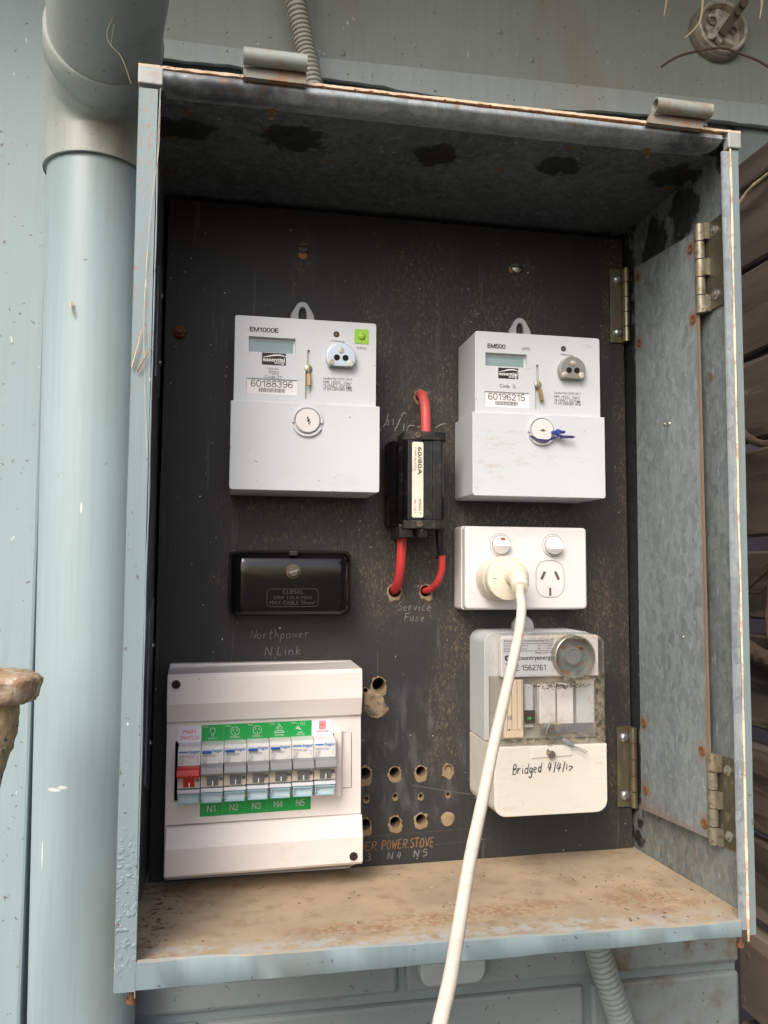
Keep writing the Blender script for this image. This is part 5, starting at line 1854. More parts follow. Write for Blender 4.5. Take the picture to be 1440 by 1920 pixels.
cable('faded red cable curving from a hole into the top of the black fuse', [(0.2328, 0.012, 0.4200), (0.2330, 0.002, 0.4190), (0.2325, -0.010, 0.4165), (0.2320, -0.0200, 0.4080), (0.2318, -0.0255, 0.3950), (0.2318, -0.028, 0.370)], 0.0045, 'cable_red_faded')
cable('thick red cable from the bottom left of the black fuse', [(0.2120, -0.022, 0.297), (0.2115, -0.022, 0.280), (0.2110, -0.019, 0.262), (0.2105, -0.012, 0.2490), (0.2100, -0.002, 0.2420), (0.2100, 0.012, 0.2395)], 0.0042, 'cable_red')
cable('thin red cable with black sleeve under the black fuse', [(0.2440, -0.026, 0.300), (0.2445, -0.026, 0.285), (0.2472, -0.024, 0.270), (0.2475, -0.021, 0.258), (0.2455, -0.016, 0.2490), (0.2425, -0.008, 0.2430), (0.2390, -0.001, 0.2405), (0.2370, 0.010, 0.2400)], 0.0030, 'cable_red',
      [(0.2440, -0.026, 0.3005), (0.2443, -0.026, 0.290), (0.2452, -0.0255, 0.281), (0.2464, -0.0246, 0.2745), (0.2469, -0.0243, 0.272)])

# ================================================================= NEUTRAL LINK BOX
NL = root('neutral_link', 'glossy black bakelite link box with embossed label below the left meter', 'link box', (0.116, 0.0, 0.218))
bm = bmesh.new()
prism(bm, rr(0.0632, 0.1692, 0.2190, 0.2755, 0.006, 5), -0.008, -0.0005)
finish('base', bm, 'bakelite', NL, bev=0.001, seg=2, smooth=True)
bm = bmesh.new()
prev = None
for y, q in ((-0.0082, 0.0), (-0.0180, 0.0012), (-0.0230, 0.0022), (-0.0268, 0.0036), (-0.0294, 0.0056), (-0.0312, 0.0082), (-0.0322, 0.0112), (-0.0325, 0.0145)):
    t = (-y - 0.0082) / 0.0243
    cur = [bm.verts.new((x, y, z)) for x, z in rr(0.0636 + q * 0.85, 0.1688 - q * 0.8 - 0.0014 * t, 0.2186 + q * 0.55, 0.2751 - q, 0.0065, 6)]
    if prev:
        for i in range(len(cur)):
            j = (i + 1) % len(cur)
            bm.faces.new((prev[i], prev[j], cur[j], cur[i]))
    prev = cur
bm.faces.new(prev)
finish('cover', bm, 'bakelite', NL, smooth=60)
bm = bmesh.new()
lathe(bm, (0.1165, -0.0324, 0.2572), (0, -1, 0), [(0.0062, 0), (0.0060, 0.0006), (0.0048, 0.0006), (0.0046, 0.0026), (0.0036, 0.0034)], 20)
sc_ = finish('cover_screw', bm, 'rust_dull', NL, smooth=30)
bm = bmesh.new()
hexa(bm, [(0.1125, -0.0361, 0.2556), (0.1205, -0.0361, 0.2578), (0.1205, -0.0361, 0.2588), (0.1125, -0.0361, 0.2566)],
     [(0.1125, -0.0352, 0.2556), (0.1205, -0.0352, 0.2578), (0.1205, -0.0352, 0.2588), (0.1125, -0.0352, 0.2566)])
finish('slot', bm, 'dull_zinc', sc_)
bm = bmesh.new()
box(bm, 0.1128, 0.1205, -0.0320, -0.0200, 0.2698, 0.2745)
finish('top_notch', bm, 'fuse_dusty', NL, bev=0.001)
bm = bmesh.new()
o_ = rr(0.0950, 0.1375, 0.2278, 0.2425, 0.003, 4)
ribbon(bm, o_ + [o_[0]], 0.0004, -0.0328, 1)
finish('label_border', bm, 'bakelite_raised', NL, recalc=False)
bm = bmesh.new()
put_text(bm, 'CLIPSAL', 0.1080, 0.1250, 0.2383, 0.2417, -0.0328)
put_text(bm, '500V 110 A MAX', 0.1003, 0.1325, 0.2338, 0.2368, -0.0328)
put_text(bm, 'MAX CABLE 35mm²', 0.0972, 0.1355, 0.2295, 0.2328, -0.0328)
finish('embossed_text', bm, 'bakelite_raised', NL, recalc=False)

# ================================================================= POWER OUTLET
PO = root('power_outlet', 'white double power outlet with two rocker switches on right of the board', 'power outlet', (0.32, 0.0, 0.225))
bm = bmesh.new()
prism(bm, rr(0.2650, 0.3790, 0.2238, 0.2980, 0.003, 4), -0.0225, -0.0003)
finish('mounting_block', bm, 'outlet_white', PO, bev=0.001, seg=2, smooth=True)
bm = bmesh.new()
prism(bm, rr(0.2655, 0.3790, 0.2248, 0.2974, 0.0035, 5), -0.0335, -0.0228)
finish('face_plate', bm, 'outlet_white', PO, bev=0.0022, seg=4, ang=40, smooth=True)
for i, (sx, on) in enumerate(((0.2975, True), (0.3463, False))):
    bm = bmesh.new()
    o_ = rr(sx - 0.0090, sx + 0.0090, 0.2716, 0.2908, 0.0085, 6); i_ = rr(sx - 0.0076, sx + 0.0076, 0.2730, 0.2894, 0.0073, 6)
    holed_prism(bm, o_, [i_], -0.0345, -0.0334)
    sw = finish('switch', bm, 'white_plastic', PO, bev=0.0003, seg=1, ang=50)
    bm = bmesh.new()
    o_ = rr(sx - 0.0093, sx + 0.0093, 0.2713, 0.2911, 0.0088, 6)
    ribbon(bm, o_ + [o_[0]], 0.00035, -0.03375, 1)
    i_ = rr(sx - 0.0077, sx + 0.0077, 0.2729, 0.2895, 0.0074, 6)
    ribbon(bm, i_ + [i_[0]], 0.0004, -0.03475, 1)
    finish('switch_gap', bm, 'print_grey', sw, recalc=False)
    bm = bmesh.new()
    o_ = rr(sx - 0.0074, sx + 0.0074, 0.2732, 0.2892, 0.0070, 6)
    fr_ = []
    for x, z in o_:
        t = (z - 0.2732) / 0.016
        y = (-0.0355 - 0.0050 * max(0, 1 - abs(t - 0.45) / 0.55)) if on else (-0.0352 - 0.0062 * max(0, 1 - abs(t - 0.30) / 0.7))
        fr_.append((x, y, z))
    cz_ = 0.2732 + 0.016 * (0.45 if on else 0.30)
    vf = [bm.verts.new(p) for p in fr_]; vbk = [bm.verts.new((x, -0.0336, z)) for x, y, z in fr_]
    mid = [bm.verts.new((sx + q, (-0.0405 if on else -0.0414), cz_)) for q in (-0.0066, 0.0066)]
    for k_ in range(len(vf)):
        j = (k_ + 1) % len(vf)
        bm.faces.new((vf[k_], vf[j], vbk[j], vbk[k_]))
    ctr = bm.verts.new((sx, (-0.0408 if on else -0.0417), cz_))
    for v in mid:
        bm.verts.remove(v)
    for k_ in range(len(vf)):
        j = (k_ + 1) % len(vf)
        bm.faces.new((vf[j], vf[k_], ctr))
    rk = finish('rocker', bm, 'white_plastic', sw, smooth=25)
    if on:
        bm = bmesh.new()
        prism(bm, circ(sx + 0.001, 0.2866, 0.0020, 14, rz=0.0009), -0.0388, -0.0372)
        finish('red_mark', bm, 'print_red', sw)
bm = bmesh.new()
o_ = [(0.3437 + x, 0.2515 + z) for x, z in rr(-0.0132, 0.0132, -0.0163, 0.0163, 0.0105, 7)]
i_ = []
ribbon(bm, o_ + [o_[0]], 0.0004, -0.03375, 1)
so = finish('socket', bm, 'print_grey', PO, recalc=False)
for cx_, cz_, rot_, L_, wd in ((0.3372, 0.2545, -26, 0.0078, 0.0024), (0.3502, 0.2545, 26, 0.0078, 0.0024), (0.3437, 0.2402, 0, 0.0070, 0.0020)):
    bm = bmesh.new()
    ca, sa = math.cos(R(rot_)), math.sin(R(rot_))
    q = [(-wd / 2, -L_ / 2), (wd / 2, -L_ / 2), (wd / 2, L_ / 2), (-wd / 2, L_ / 2)]
    prism(bm, [(cx_ + ca * a - sa * b, cz_ + sa * a + ca * b) for a, b in q], -0.0338, -0.0330)
    finish('pin_slot', bm, 'rust_dull', so)
bm = bmesh.new()
ribbon(bm, circ(0.3437, 0.2402, 0.0048, 24) + [circ(0.3437, 0.2402, 0.0048, 24)[0]], 0.0003, -0.0337, 1)
finish('earth_ring', bm, 'sticker_grey', so, recalc=False)

# plug and its lead
PG = root('extension_lead', 'yellowed white plug in the outlet with its thick cord hanging out', 'power lead', (0.295, -0.034, 0.252))
PC = (0.2945, 0, 0.2520)
bm = bmesh.new()
lathe(bm, (PC[0] - 0.001, -0.0338, PC[2]), (0.0, -1, 0), [(0.0176, 0), (0.0190, 0.001), (0.0192, 0.010), (0.0191, 0.020), (0.0189, 0.0215), (0.0181, 0.0225), (0.0185, 0.0235), (0.0186, 0.029), (0.0178, 0.0315), (0.014, 0.0325)], 44)
finish('plug_body', bm, 'plug_cream', PG, smooth=28)
bm = bmesh.new()
for s_ in (-1, 1):
    ribbon(bm, [(PC[0] - 0.001 + s_ * 0.0105, PC[2] + 0.0002), (PC[0] - 0.001 + s_ * 0.0140, PC[2] + 0.0002)], 0.0005, -0.0664, 1)
finish('mould_seam', bm, 'rust_dull', PG, recalc=False)
bm = bmesh.new()
bp = smoothpath([(0.2985, -0.0650, 0.2560), (0.2985, -0.073, 0.2550), (0.2965, -0.0815, 0.2520), (0.2945, -0.0895, 0.2478), (0.2930, -0.0945, 0.2445)], 10)
m_ = len(bp)
tube(bm, bp, lambda t: (0.0098 - 0.0036 * t) * (1.0 + 0.13 * (abs(math.sin(t * math.pi * 4.5)) - 0.6)), 26)
finish('strain_relief', bm, 'plug_cream', PG, smooth=True)
bm = bmesh.new()
cp = [(0.2945, -0.0890, 0.2490), (0.2928, -0.0945, 0.2450), (0.2890, -0.1055, 0.2385), (0.2861, -0.1158, 0.2301), (0.2788, -0.1283, 0.2108), (0.2572, -0.1626, 0.1766), (0.2357, -0.1970, 0.1444), (0.2200, -0.2227, 0.1183),
      (0.2022, -0.2532, 0.0919), (0.1883, -0.2795, 0.0690), (0.1776, -0.3020, 0.0561), (0.1675, -0.3196, 0.0435), (0.1570, -0.338, 0.028), (0.142, -0.358, -0.01), (0.133, -0.374, -0.09), (0.129, -0.385, -0.22), (0.127, -0.392, -0.45), (0.126, -0.398, -0.80), (0.125, -0.40, -1.245)]
tube(bm, smoothpath(cp, 10), lambda t: 0.0038 * (1 + 0.03 * mnoise.noise(Vector((t * 60, 2, 0)))), 16)
finish('cord', bm, 'cord_cream', PG, smooth=True)

# ================================================================= RIPPLE RELAY
RE = root('ripple_relay', 'white control receiver with clear window and handwriting on its lower cover', 'relay box', (0.33, 0.0, 0.055))
bm = bmesh.new()
prism(bm, rr(0.2792, 0.3800, 0.1146, 0.2058, (0.001, 0.001, 0.010, 0.010), 6), -0.0440, -0.0005)
finish('base', bm, 'relay_grey', RE, bev=0.0012, seg=2, ang=50, smooth=True)
bm = bmesh.new()
a_ = rr(0.2790, 0.3806, 0.0558, 0.1140, (0.010, 0.010, 0.0008, 0.0008), 6)
b2 = rr(0.2806, 0.3800, 0.0572, 0.1136, (0.010, 0.010, 0.0008, 0.0008), 6)
va = [bm.verts.new((x, -0.0008, z)) for x, z in a_]; vb = [bm.verts.new((x, -0.0655, z)) for x, z in b2]
bm.faces.new(va[::-1]); bm.faces.new(vb)
for i in range(len(va)):
    j = (i + 1) % len(va)
    bm.faces.new((va[i], va[j], vb[j], vb[i]))
finish('terminal_cover', bm, 'relay_white', RE, bev=0.0022, seg=4, ang=55, smooth=60)
# recess panel with screw on the terminal cover
bm = bmesh.new()
vs = [(0.3130, 0.1133), (0.3480, 0.1133), (0.3480, 0.1050), (0.3130, 0.1036)]
hexa(bm, [(x, -0.0662 if i < 2 else -0.0666, z) for i, (x, z) in enumerate(vs)], [(x, -0.0650, z) for x, z in vs])
finish('cover_tongue', bm, 'relay_white', RE, bev=0.0006, seg=2, smooth=True)
bm = bmesh.new()
prism(bm, [(0.3262, 0.1092), (0.3272, 0.1092), (0.3272, 0.1110), (0.3262, 0.1110)], -0.0668, -0.0660)
finish('tongue_slot', bm, 'black_void', RE)


def slot_screw(x, y, z, r, parent, rot_):
    bm = bmesh.new()
    lathe(bm, (x, y, z), (0, -1, 0), [(r, 0), (r, 0.0028), (r * 0.86, 0.0034)], 18)
    q = finish('cover_screw', bm, 'steel', parent, smooth=30)
    bm = bmesh.new()
    ca, sa = math.cos(R(rot_)), math.sin(R(rot_))
    p_ = [(-r * .9, -.0003), (r * .9, -.0003), (r * .9, .0003), (-r * .9, .0003)]
    prism(bm, [(x + ca * a - sa * b, z + sa * a + ca * b) for a, b in p_], y - 0.0036, y - 0.0030)
    finish('slot', bm, 'rusty_metal', q)


slot_screw(0.3292, -0.0664, 0.1068, 0.0033, RE, 85)
bm = bmesh.new()
prism(bm, [(0.3248, 0.1095), (0.3285, 0.1087), (0.3285, 0.1050), (0.3258, 0.1058)], -0.0672, -0.0666)
finish('screw_washer', bm, 'brass', RE)
# inside of the window
bm = bmesh.new()
box(bm, 0.2900, 0.3780, -0.0560, -0.0442, 0.1690, 0.2035)
finish('label_carrier', bm, 'white_plastic', RE, bev=0.0008)
bm = bmesh.new()
box(bm, 0.2830, 0.3775, -0.0475, -0.0442, 0.1165, 0.1688)
finish('inner_chassis', bm, 'chassis_grey', RE)
for x0, x1, z0, z1, y, mt in ((0.3120, 0.3200, 0.1260, 0.1620, -0.052, 'sticker_grey'), (0.3248, 0.3395, 0.1290, 0.1620, -0.054, 'white_plastic'), (0.3410, 0.3555, 0.1260, 0.1630, -0.054, 'white_plastic'), (0.3600, 0.3765, 0.1190, 0.1650, -0.0500, 'relay_grey')):
    bm = bmesh.new()
    box(bm, x0, x1, y, -0.0474, z0, z1)
    finish('relay_module', bm, mt, RE, bev=0.0006, seg=1)
bm = bmesh.new()
box(bm, 0.3118, 0.3205, -0.0545, -0.0522, 0.1300, 0.1408)
lw = finish('indicator_window', bm, 'led_dark', RE)
bm = bmesh.new()
prism(bm, [(0.3135, 0.1335), (0.3150, 0.1330), (0.3168, 0.1337), (0.3176, 0.1345), (0.3165, 0.1355), (0.3138, 0.1358)], -0.0551, -0.0545)
finish('green_indicator', bm, 'led_green', lw)
bm = bmesh.new()
box(bm, 0.3240, 0.3750, -0.0551, -0.0541, 0.1215, 0.1290)
finish('contact_strip', bm, 'print_grey', RE)
# paper strip
bm = bmesh.new()
prism(bm, rr(0.2918, 0.3085, 0.1195, 0.1672, 0.0008, 3), -0.0580, -0.0560)
ps = finish('paper_strip', bm, 'paper', RE)
bm = bmesh.new()
for x in (0.2945, 0.2985, 0.3032, 0.3075):
    ribbon(bm, [(x, 0.1250), (x, 0.1660)], 0.00035, -0.0581, 1)
for i, x in enumerate((0.2962, 0.3008, 0.3052)):
    put_text(bm, str(i + 1), x - 0.0008, x + 0.0008, 0.1252, 0.1266, -0.0581, rot=90)
finish('ruled_print', bm, 'print_black', ps, recalc=False)
hand('47OO', 0.2948, 0.2985, 0.134, 0.004, -0.05815, 0.0003, 'print_grey', ps, 0, 3)
# rating label
rl = patch('rating_label', 0.2912, 0.3372, 0.1700, 0.2010, -0.0564, 'sticker_grey', RE, th=0.0003)
bm = bmesh.new()
yy = -0.0566
put_text(bm, 'Enermet Ripple Control Receiver CE', 0.2925, 0.3325, 0.1983, 0.2003, yy, 0.01)
put_text(bm, 'Type    RO3.332.067', 0.2925, 0.3135, 0.1945, 0.1961, yy)
put_text(bm, 'S/No.    0101210', 0.2925, 0.3125, 0.1920, 0.1936, yy)
put_text(bm, 'Un', 0.3225, 0.3250, 0.1945, 0.1960, yy)
put_text(bm, '240V', 0.3310, 0.3360, 0.1946, 0.1961, yy)
put_text(bm, 'fs', 0.3228, 0.3248, 0.1920, 0.1936, yy)
put_text(bm, '50Hz', 0.3310, 0.3360, 0.1921, 0.1936, yy)
put_text(bm, 'Relay Code 3R', 0.3205, 0.3360, 0.1882, 0.1902, yy, 0.01)
put_text(bm, 'countryenergy', 0.3050, 0.3362, 0.1822, 0.1865, yy, 0.015)
sans(bm, 'E 1562761', 0.3025, 0.3300, 0.1746, 0.1792, yy, 0.13)
ribbon(bm, [(0.2920, 0.1972), (0.3365, 0.1972)], 0.0003, yy, 1)
ribbon(bm, [(0.2920, 0.1909), (0.3365, 0.1909)], 0.0003, yy, 1)
ribbon(bm, rr(0.3338, 0.3362, 0.1981, 0.2004, 0.0002, 1) + [(0.3338, 0.1983)], 0.0003, yy, 1)
ribbon(bm, [(0.2965, 0.1868), (0.2938, 0.1860), (0.2945, 0.1838), (0.2972, 0.1826), (0.2968, 0.1804), (0.2940, 0.1800)], 0.0016, yy)
finish('lettering', bm, 'print_black', rl, recalc=False)
# dial
bm = bmesh.new()
DC = (0.3528, 0, 0.1862)
lathe(bm, (DC[0], -0.0560, DC[2]), (0, -1, 0), [(0.0182, 0), (0.0182, 0.0085), (0.0174, 0.0090), (0.0168, 0.0082), (0.0166, 0.0010)], 40)
dl = finish('dial', bm, 'dull_zinc', RE, smooth=True)
bm = bmesh.new()
lathe(bm, (DC[0], -0.0561, DC[2]), (0, -1, 0), [(0.0168, 0), (0.0166, 0.0012), (0.010, 0.0014), (0.0080, 0.0024)], 40)
nzcol('dial_zinc', ['#666c70', '#7b8285', '#585c5e', '#8f5a34'], 55, rough=0.45, bump=0.2, metal=0.4)
finish('dial_face', bm, 'dial_zinc', dl, smooth=30)
bm = bmesh.new()
lathe(bm, (DC[0] + 0.0005, -0.0585, DC[2] + 0.0002), (0, -1, 0), [(0.0075, 0), (0.0075, 0.0012), (0.0060, 0.0014), (0.0058, 0.0006)], 28)
finish('dial_knob', bm, 'print_grey', dl, smooth=30)
for x, z, a, b in ((0.3458, 0.1935, .0024, .0016), (0.3590, 0.1930, .0042, .0016), (0.3615, 0.1918, .0022, .0016), (0.3400, 0.1790, .0014, .0022), (0.3480, 0.1722, .003, .0018)):
    bm = bmesh.new()
    prism(bm, [(x + a * (1 + .25 * mnoise.noise(Vector((i, x * 99, 0)))) * math.cos(2 * math.pi * i / 12), z + b * (1 + .25 * mnoise.noise(Vector((i, z * 99, 0)))) * math.sin(2 * math.pi * i / 12)) for i in range(12)], -0.0581, -0.0576)
    finish('rust_spot', bm, 'rusty_metal', dl)
# clear cover shell
bm = bmesh.new()
o_ = rr(0.2795, 0.3798, 0.1144, 0.2056, (0.0008, 0.0008, 0.010, 0.010), 6)
f_ = rr(0.2815, 0.3790, 0.1144, 0.2048, (0.0008, 0.0008, 0.009, 0.009), 6)
prev = None
for pts, y in ((o_, -0.0443), (o_, -0.0480), (f_, -0.0655)):
    cur = [bm.verts.new((x, y, z)) for x, z in pts]
    if prev:
        for i in range(len(cur)):
            j = (i + 1) % len(cur)
            bm.faces.new((prev[i], prev[j], cur[j], cur[i]))
    prev = cur
bm.faces.new(prev)
finish('clear_cover', bm, 'clear_cover', RE, bev=0.0012, seg=3, ang=50, smooth=True)
bm = bmesh.new()
fo = rr(0.2845, 0.3770, 0.1185, 0.2020, 0.006, 5)
ribbon(bm, fo + [fo[0]], 0.0006, -0.0658, 1)
finish('cover_moulding', bm, 'clear_cover', RE, recalc=False)
# soot line along the window
bm = bmesh.new()
rg = random.Random(12)
for i in range(260):
    x = rg.gauss(0.338, 0.016); z = 0.1625 + rg.gauss(0, 0.0012) + 0.0006 * math.sin(x * 400)
    if not 0.310 < x < 0.370: continue
    r = rg.uniform(0.00015, 0.0004)
    prism(bm, circ(x, z, r, 5, rg.uniform(0, 3), rz=r * 1.4), -0.0663, -0.0657)
o = finish('soot_specks', bm, 'led_dark', RE); o['kind'] = 'stuff'
slot_screw(0.3292, -0.0657, 0.1280, 0.0036, RE, 3)
patch('pull_tab', 0.3272, 0.3312, 0.1130, 0.1250, -0.0665, 'clear_cover', RE, th=0.0006)
hand('Bridged', 0.2962, 0.3222, 0.0915, 0.0082, -0.0659, 0.0008, 'pen_ink', RE, 0.03, 21)
hand('4/4/17', 0.3265, 0.3500, 0.0925, 0.0074, -0.0659, 0.0008, 'pen_ink', RE, 0.0, 22)
bm = bmesh.new()
lathe(bm, (0.3292, -0.0005, 0.2070), (0, -1, 0), [(0.0105, 0), (0.0105, 0.0040), (0.0098, 0.0046)], 28)
finish('hanging_lug', bm, 'relay_grey', RE, smooth=30)
# wire seal
WS = root('lead_seal', 'thin wire with a grey crimped seal on the relay window screw', 'seal', (0.338, -0.068, 0.121))
bm = bmesh.new()
tube(bm, smoothpath([(0.3270, -0.0685, 0.1305), (0.3250, -0.0690, 0.1275), (0.3248, -0.0690, 0.1235), (0.3275, -0.0690, 0.1200), (0.3330, -0.0690, 0.1192), (0.3380, -0.0690, 0.1190)], 6), 0.0005, 5)
tube(bm, smoothpath([(0.3310, -0.0690, 0.1285), (0.3350, -0.0692, 0.1240), (0.3395, -0.0692, 0.1190)], 6), 0.0005, 5)
tube(bm, smoothpath([(0.3480, -0.0692, 0.1135), (0.3540, -0.0700, 0.1112), (0.3600, -0.0705, 0.1085)], 6), 0.0003, 5)
tube(bm, smoothpath([(0.3480, -0.0692, 0.1130), (0.3540, -0.0700, 0.1098), (0.3595, -0.0705, 0.1068)], 6), 0.0003, 5)
finish('seal_wire', bm, 'wire', WS, smooth=True)
bm = bmesh.new()
tube(bm, [(0.3385, -0.0692, 0.1195), (0.3400, -0.0692, 0.1185), (0.3455, -0.0692, 0.1150), (0.3485, -0.0692, 0.1130)], lambda t: (0.0007, 0.0017, 0.0017, 0.0008)[min(3, int(t * 3.01))], 8)
finish('crimp', bm, 'breaker_grey', WS, smooth=True)

# ================================================================= BREAKER ENCLOSURE
DB = root('breaker_enclosure', 'white plastic breaker box holding seven breakers at bottom left of the board', 'switchboard box', (0.095, 0.0, 0.02))
X0, X1 = 0.0182, 0.1722
ZT, ZB = 0.1772, 0.0205
WIN = (0.0250, 0.1555, 0.0775, 0.1236)


def enc_prof(top):
    if top:
        return [(-0.0525, 0.1765), (-0.0550, 0.1735), (-0.0562, 0.1535), (-0.0512, 0.1393), (-0.0502, 0.1385), (-0.0462, 0.1385), (-0.0462, 0.1765)]
    return [(-0.0462, 0.0590), (-0.0502, 0.0590), (-0.0512, 0.0582), (-0.0562, 0.0435), (-0.0560, 0.0240), (-0.0540, 0.0215), (-0.0462, 0.0215)]


bm = bmesh.new()
box(bm, 0.0165, 0.1700, -0.0100, -0.0004, 0.0040, 0.1795)
finish('rear_tray', bm, 'board_white', DB, bev=0.001)
bm = bmesh.new()
# hollow skirt that the front cover stands on
a_ = [(0.0162, 0.0010), (0.1702, 0.0015), (0.1700, 0.1795), (0.0158, 0.1768)]
b2 = [(0.0184, 0.0210), (0.1724, 0.0228), (0.1716, 0.1782), (0.0180, 0.1752)]
va = [bm.verts.new((x, -0.0015, z)) for x, z in a_]; vb = [bm.verts.new((x, -0.0470, z)) for x, z in b2]
for i in range(4):
    j = (i + 1) % 4
    bm.faces.new((va[i], va[j], vb[j], vb[i]))
ex = bmesh.ops.extrude_face_region(bm, geom=bm.faces[:])
for v in [v for v in ex['geom'] if isinstance(v, bmesh.types.BMVert)]:
    v.co.x += 0.002 if v.co.x < 0.09 else -0.002
    v.co.z += 0.002 if v.co.z < 0.09 else -0.002
finish('side_skirt', bm, 'board_white', DB)
SL = (0.0020)
for top in (True, False):
    bm = bmesh.new()
    pr = enc_prof(top)
    prism_x(bm, pr, X0, X1)
    for v in bm.verts:          # top edge rises slightly to the right
        v.co.z += 0.0019 * (v.co.x - X0) / (X1 - X0)
    if not top:
        for v in bm.verts:
            v.co.x += 0.0012
    o = finish('top_cover' if top else 'bottom_cover', bm, 'board_white', DB, bev=0.0008, seg=2, ang=40, smooth=14)
    hx, hz = ((0.0250, 0.1690) if top else (0.1657, 0.0305))
    bm = bmesh.new()
    lathe(bm, (hx, -0.0566, hz), (0, 1, 0), [(0.0040, 0), (0.0036, 0.0004), (0.0034, 0.0003)], 22)
    h_ = finish('screw_recess', bm, 'board_white', o, smooth=True)
    bm = bmesh.new()
    lathe(bm, (hx, -0.0568, hz), (0, 1, 0), [(0.0034, 0), (0.0034, 0.0003)], 22)
    finish('screw_hole', bm, 'hole_dark', o)
bm = bmesh.new()
outer = [(X0 + 0.0004, 0.0595), (X1 + 0.0006, 0.0612), (X1, 0.1400), (X0, 0.1382)]
w = WIN
win = [(w[0], w[2]), (w[1], w[2] + 0.0010), (w[1], w[3] + 0.0022), (w[0], w[3])]
holed_prism(bm, outer, [win], -0.0480, -0.0440)
finish('front_frame', bm, 'board_white', DB, bev=0.0003, seg=1, ang=50)
bm = bmesh.new()
box(bm, 0.0225, 0.1600, -0.0200, -0.0180, 0.0700, 0.1300)
finish('dark_interior', bm, 'black_void', DB)
# blank slide at the right of the breakers
bm = bmesh.new()
hexa(bm, [(0.1500, -0.0530, 0.0766), (0.1560, -0.0530, 0.0766), (0.1560, -0.0530, 0.1290), (0.1500, -0.0530, 0.1285)],
     [(0.1500, -0.0482, 0.0766), (0.1560, -0.0482, 0.0766), (0.1560, -0.0482, 0.1290), (0.1500, -0.0482, 0.1285)])
finish('blank_slide', bm, 'board_white', DB, bev=0.0007, seg=2)
bm = bmesh.new()
ribbon(bm, [(0.1575, 0.1265), (0.1645, 0.1266), (0.1648, 0.0822), (0.1578, 0.0820)], 0.0004, -0.0482, 1)
finish('slide_groove', bm, 'print_grey', DB, recalc=False)
bm = bmesh.new()
box(bm, 0.1568, 0.1640, -0.0488, -0.0481, 0.0828, 0.1260)
finish('slide_track', bm, 'board_white', DB)
# circuit label strips
PW = (0.1502 - 0.0283) / 7
YL = -0.0483
names = ['', 'LIGHT 1', 'POWER 1', 'POWER 2', 'STOVE', 'HOT\nWATER', 'SUB BOARD']


def zlab(x, z):
    return z + 0.0022 * (x - 0.028) / 0.122


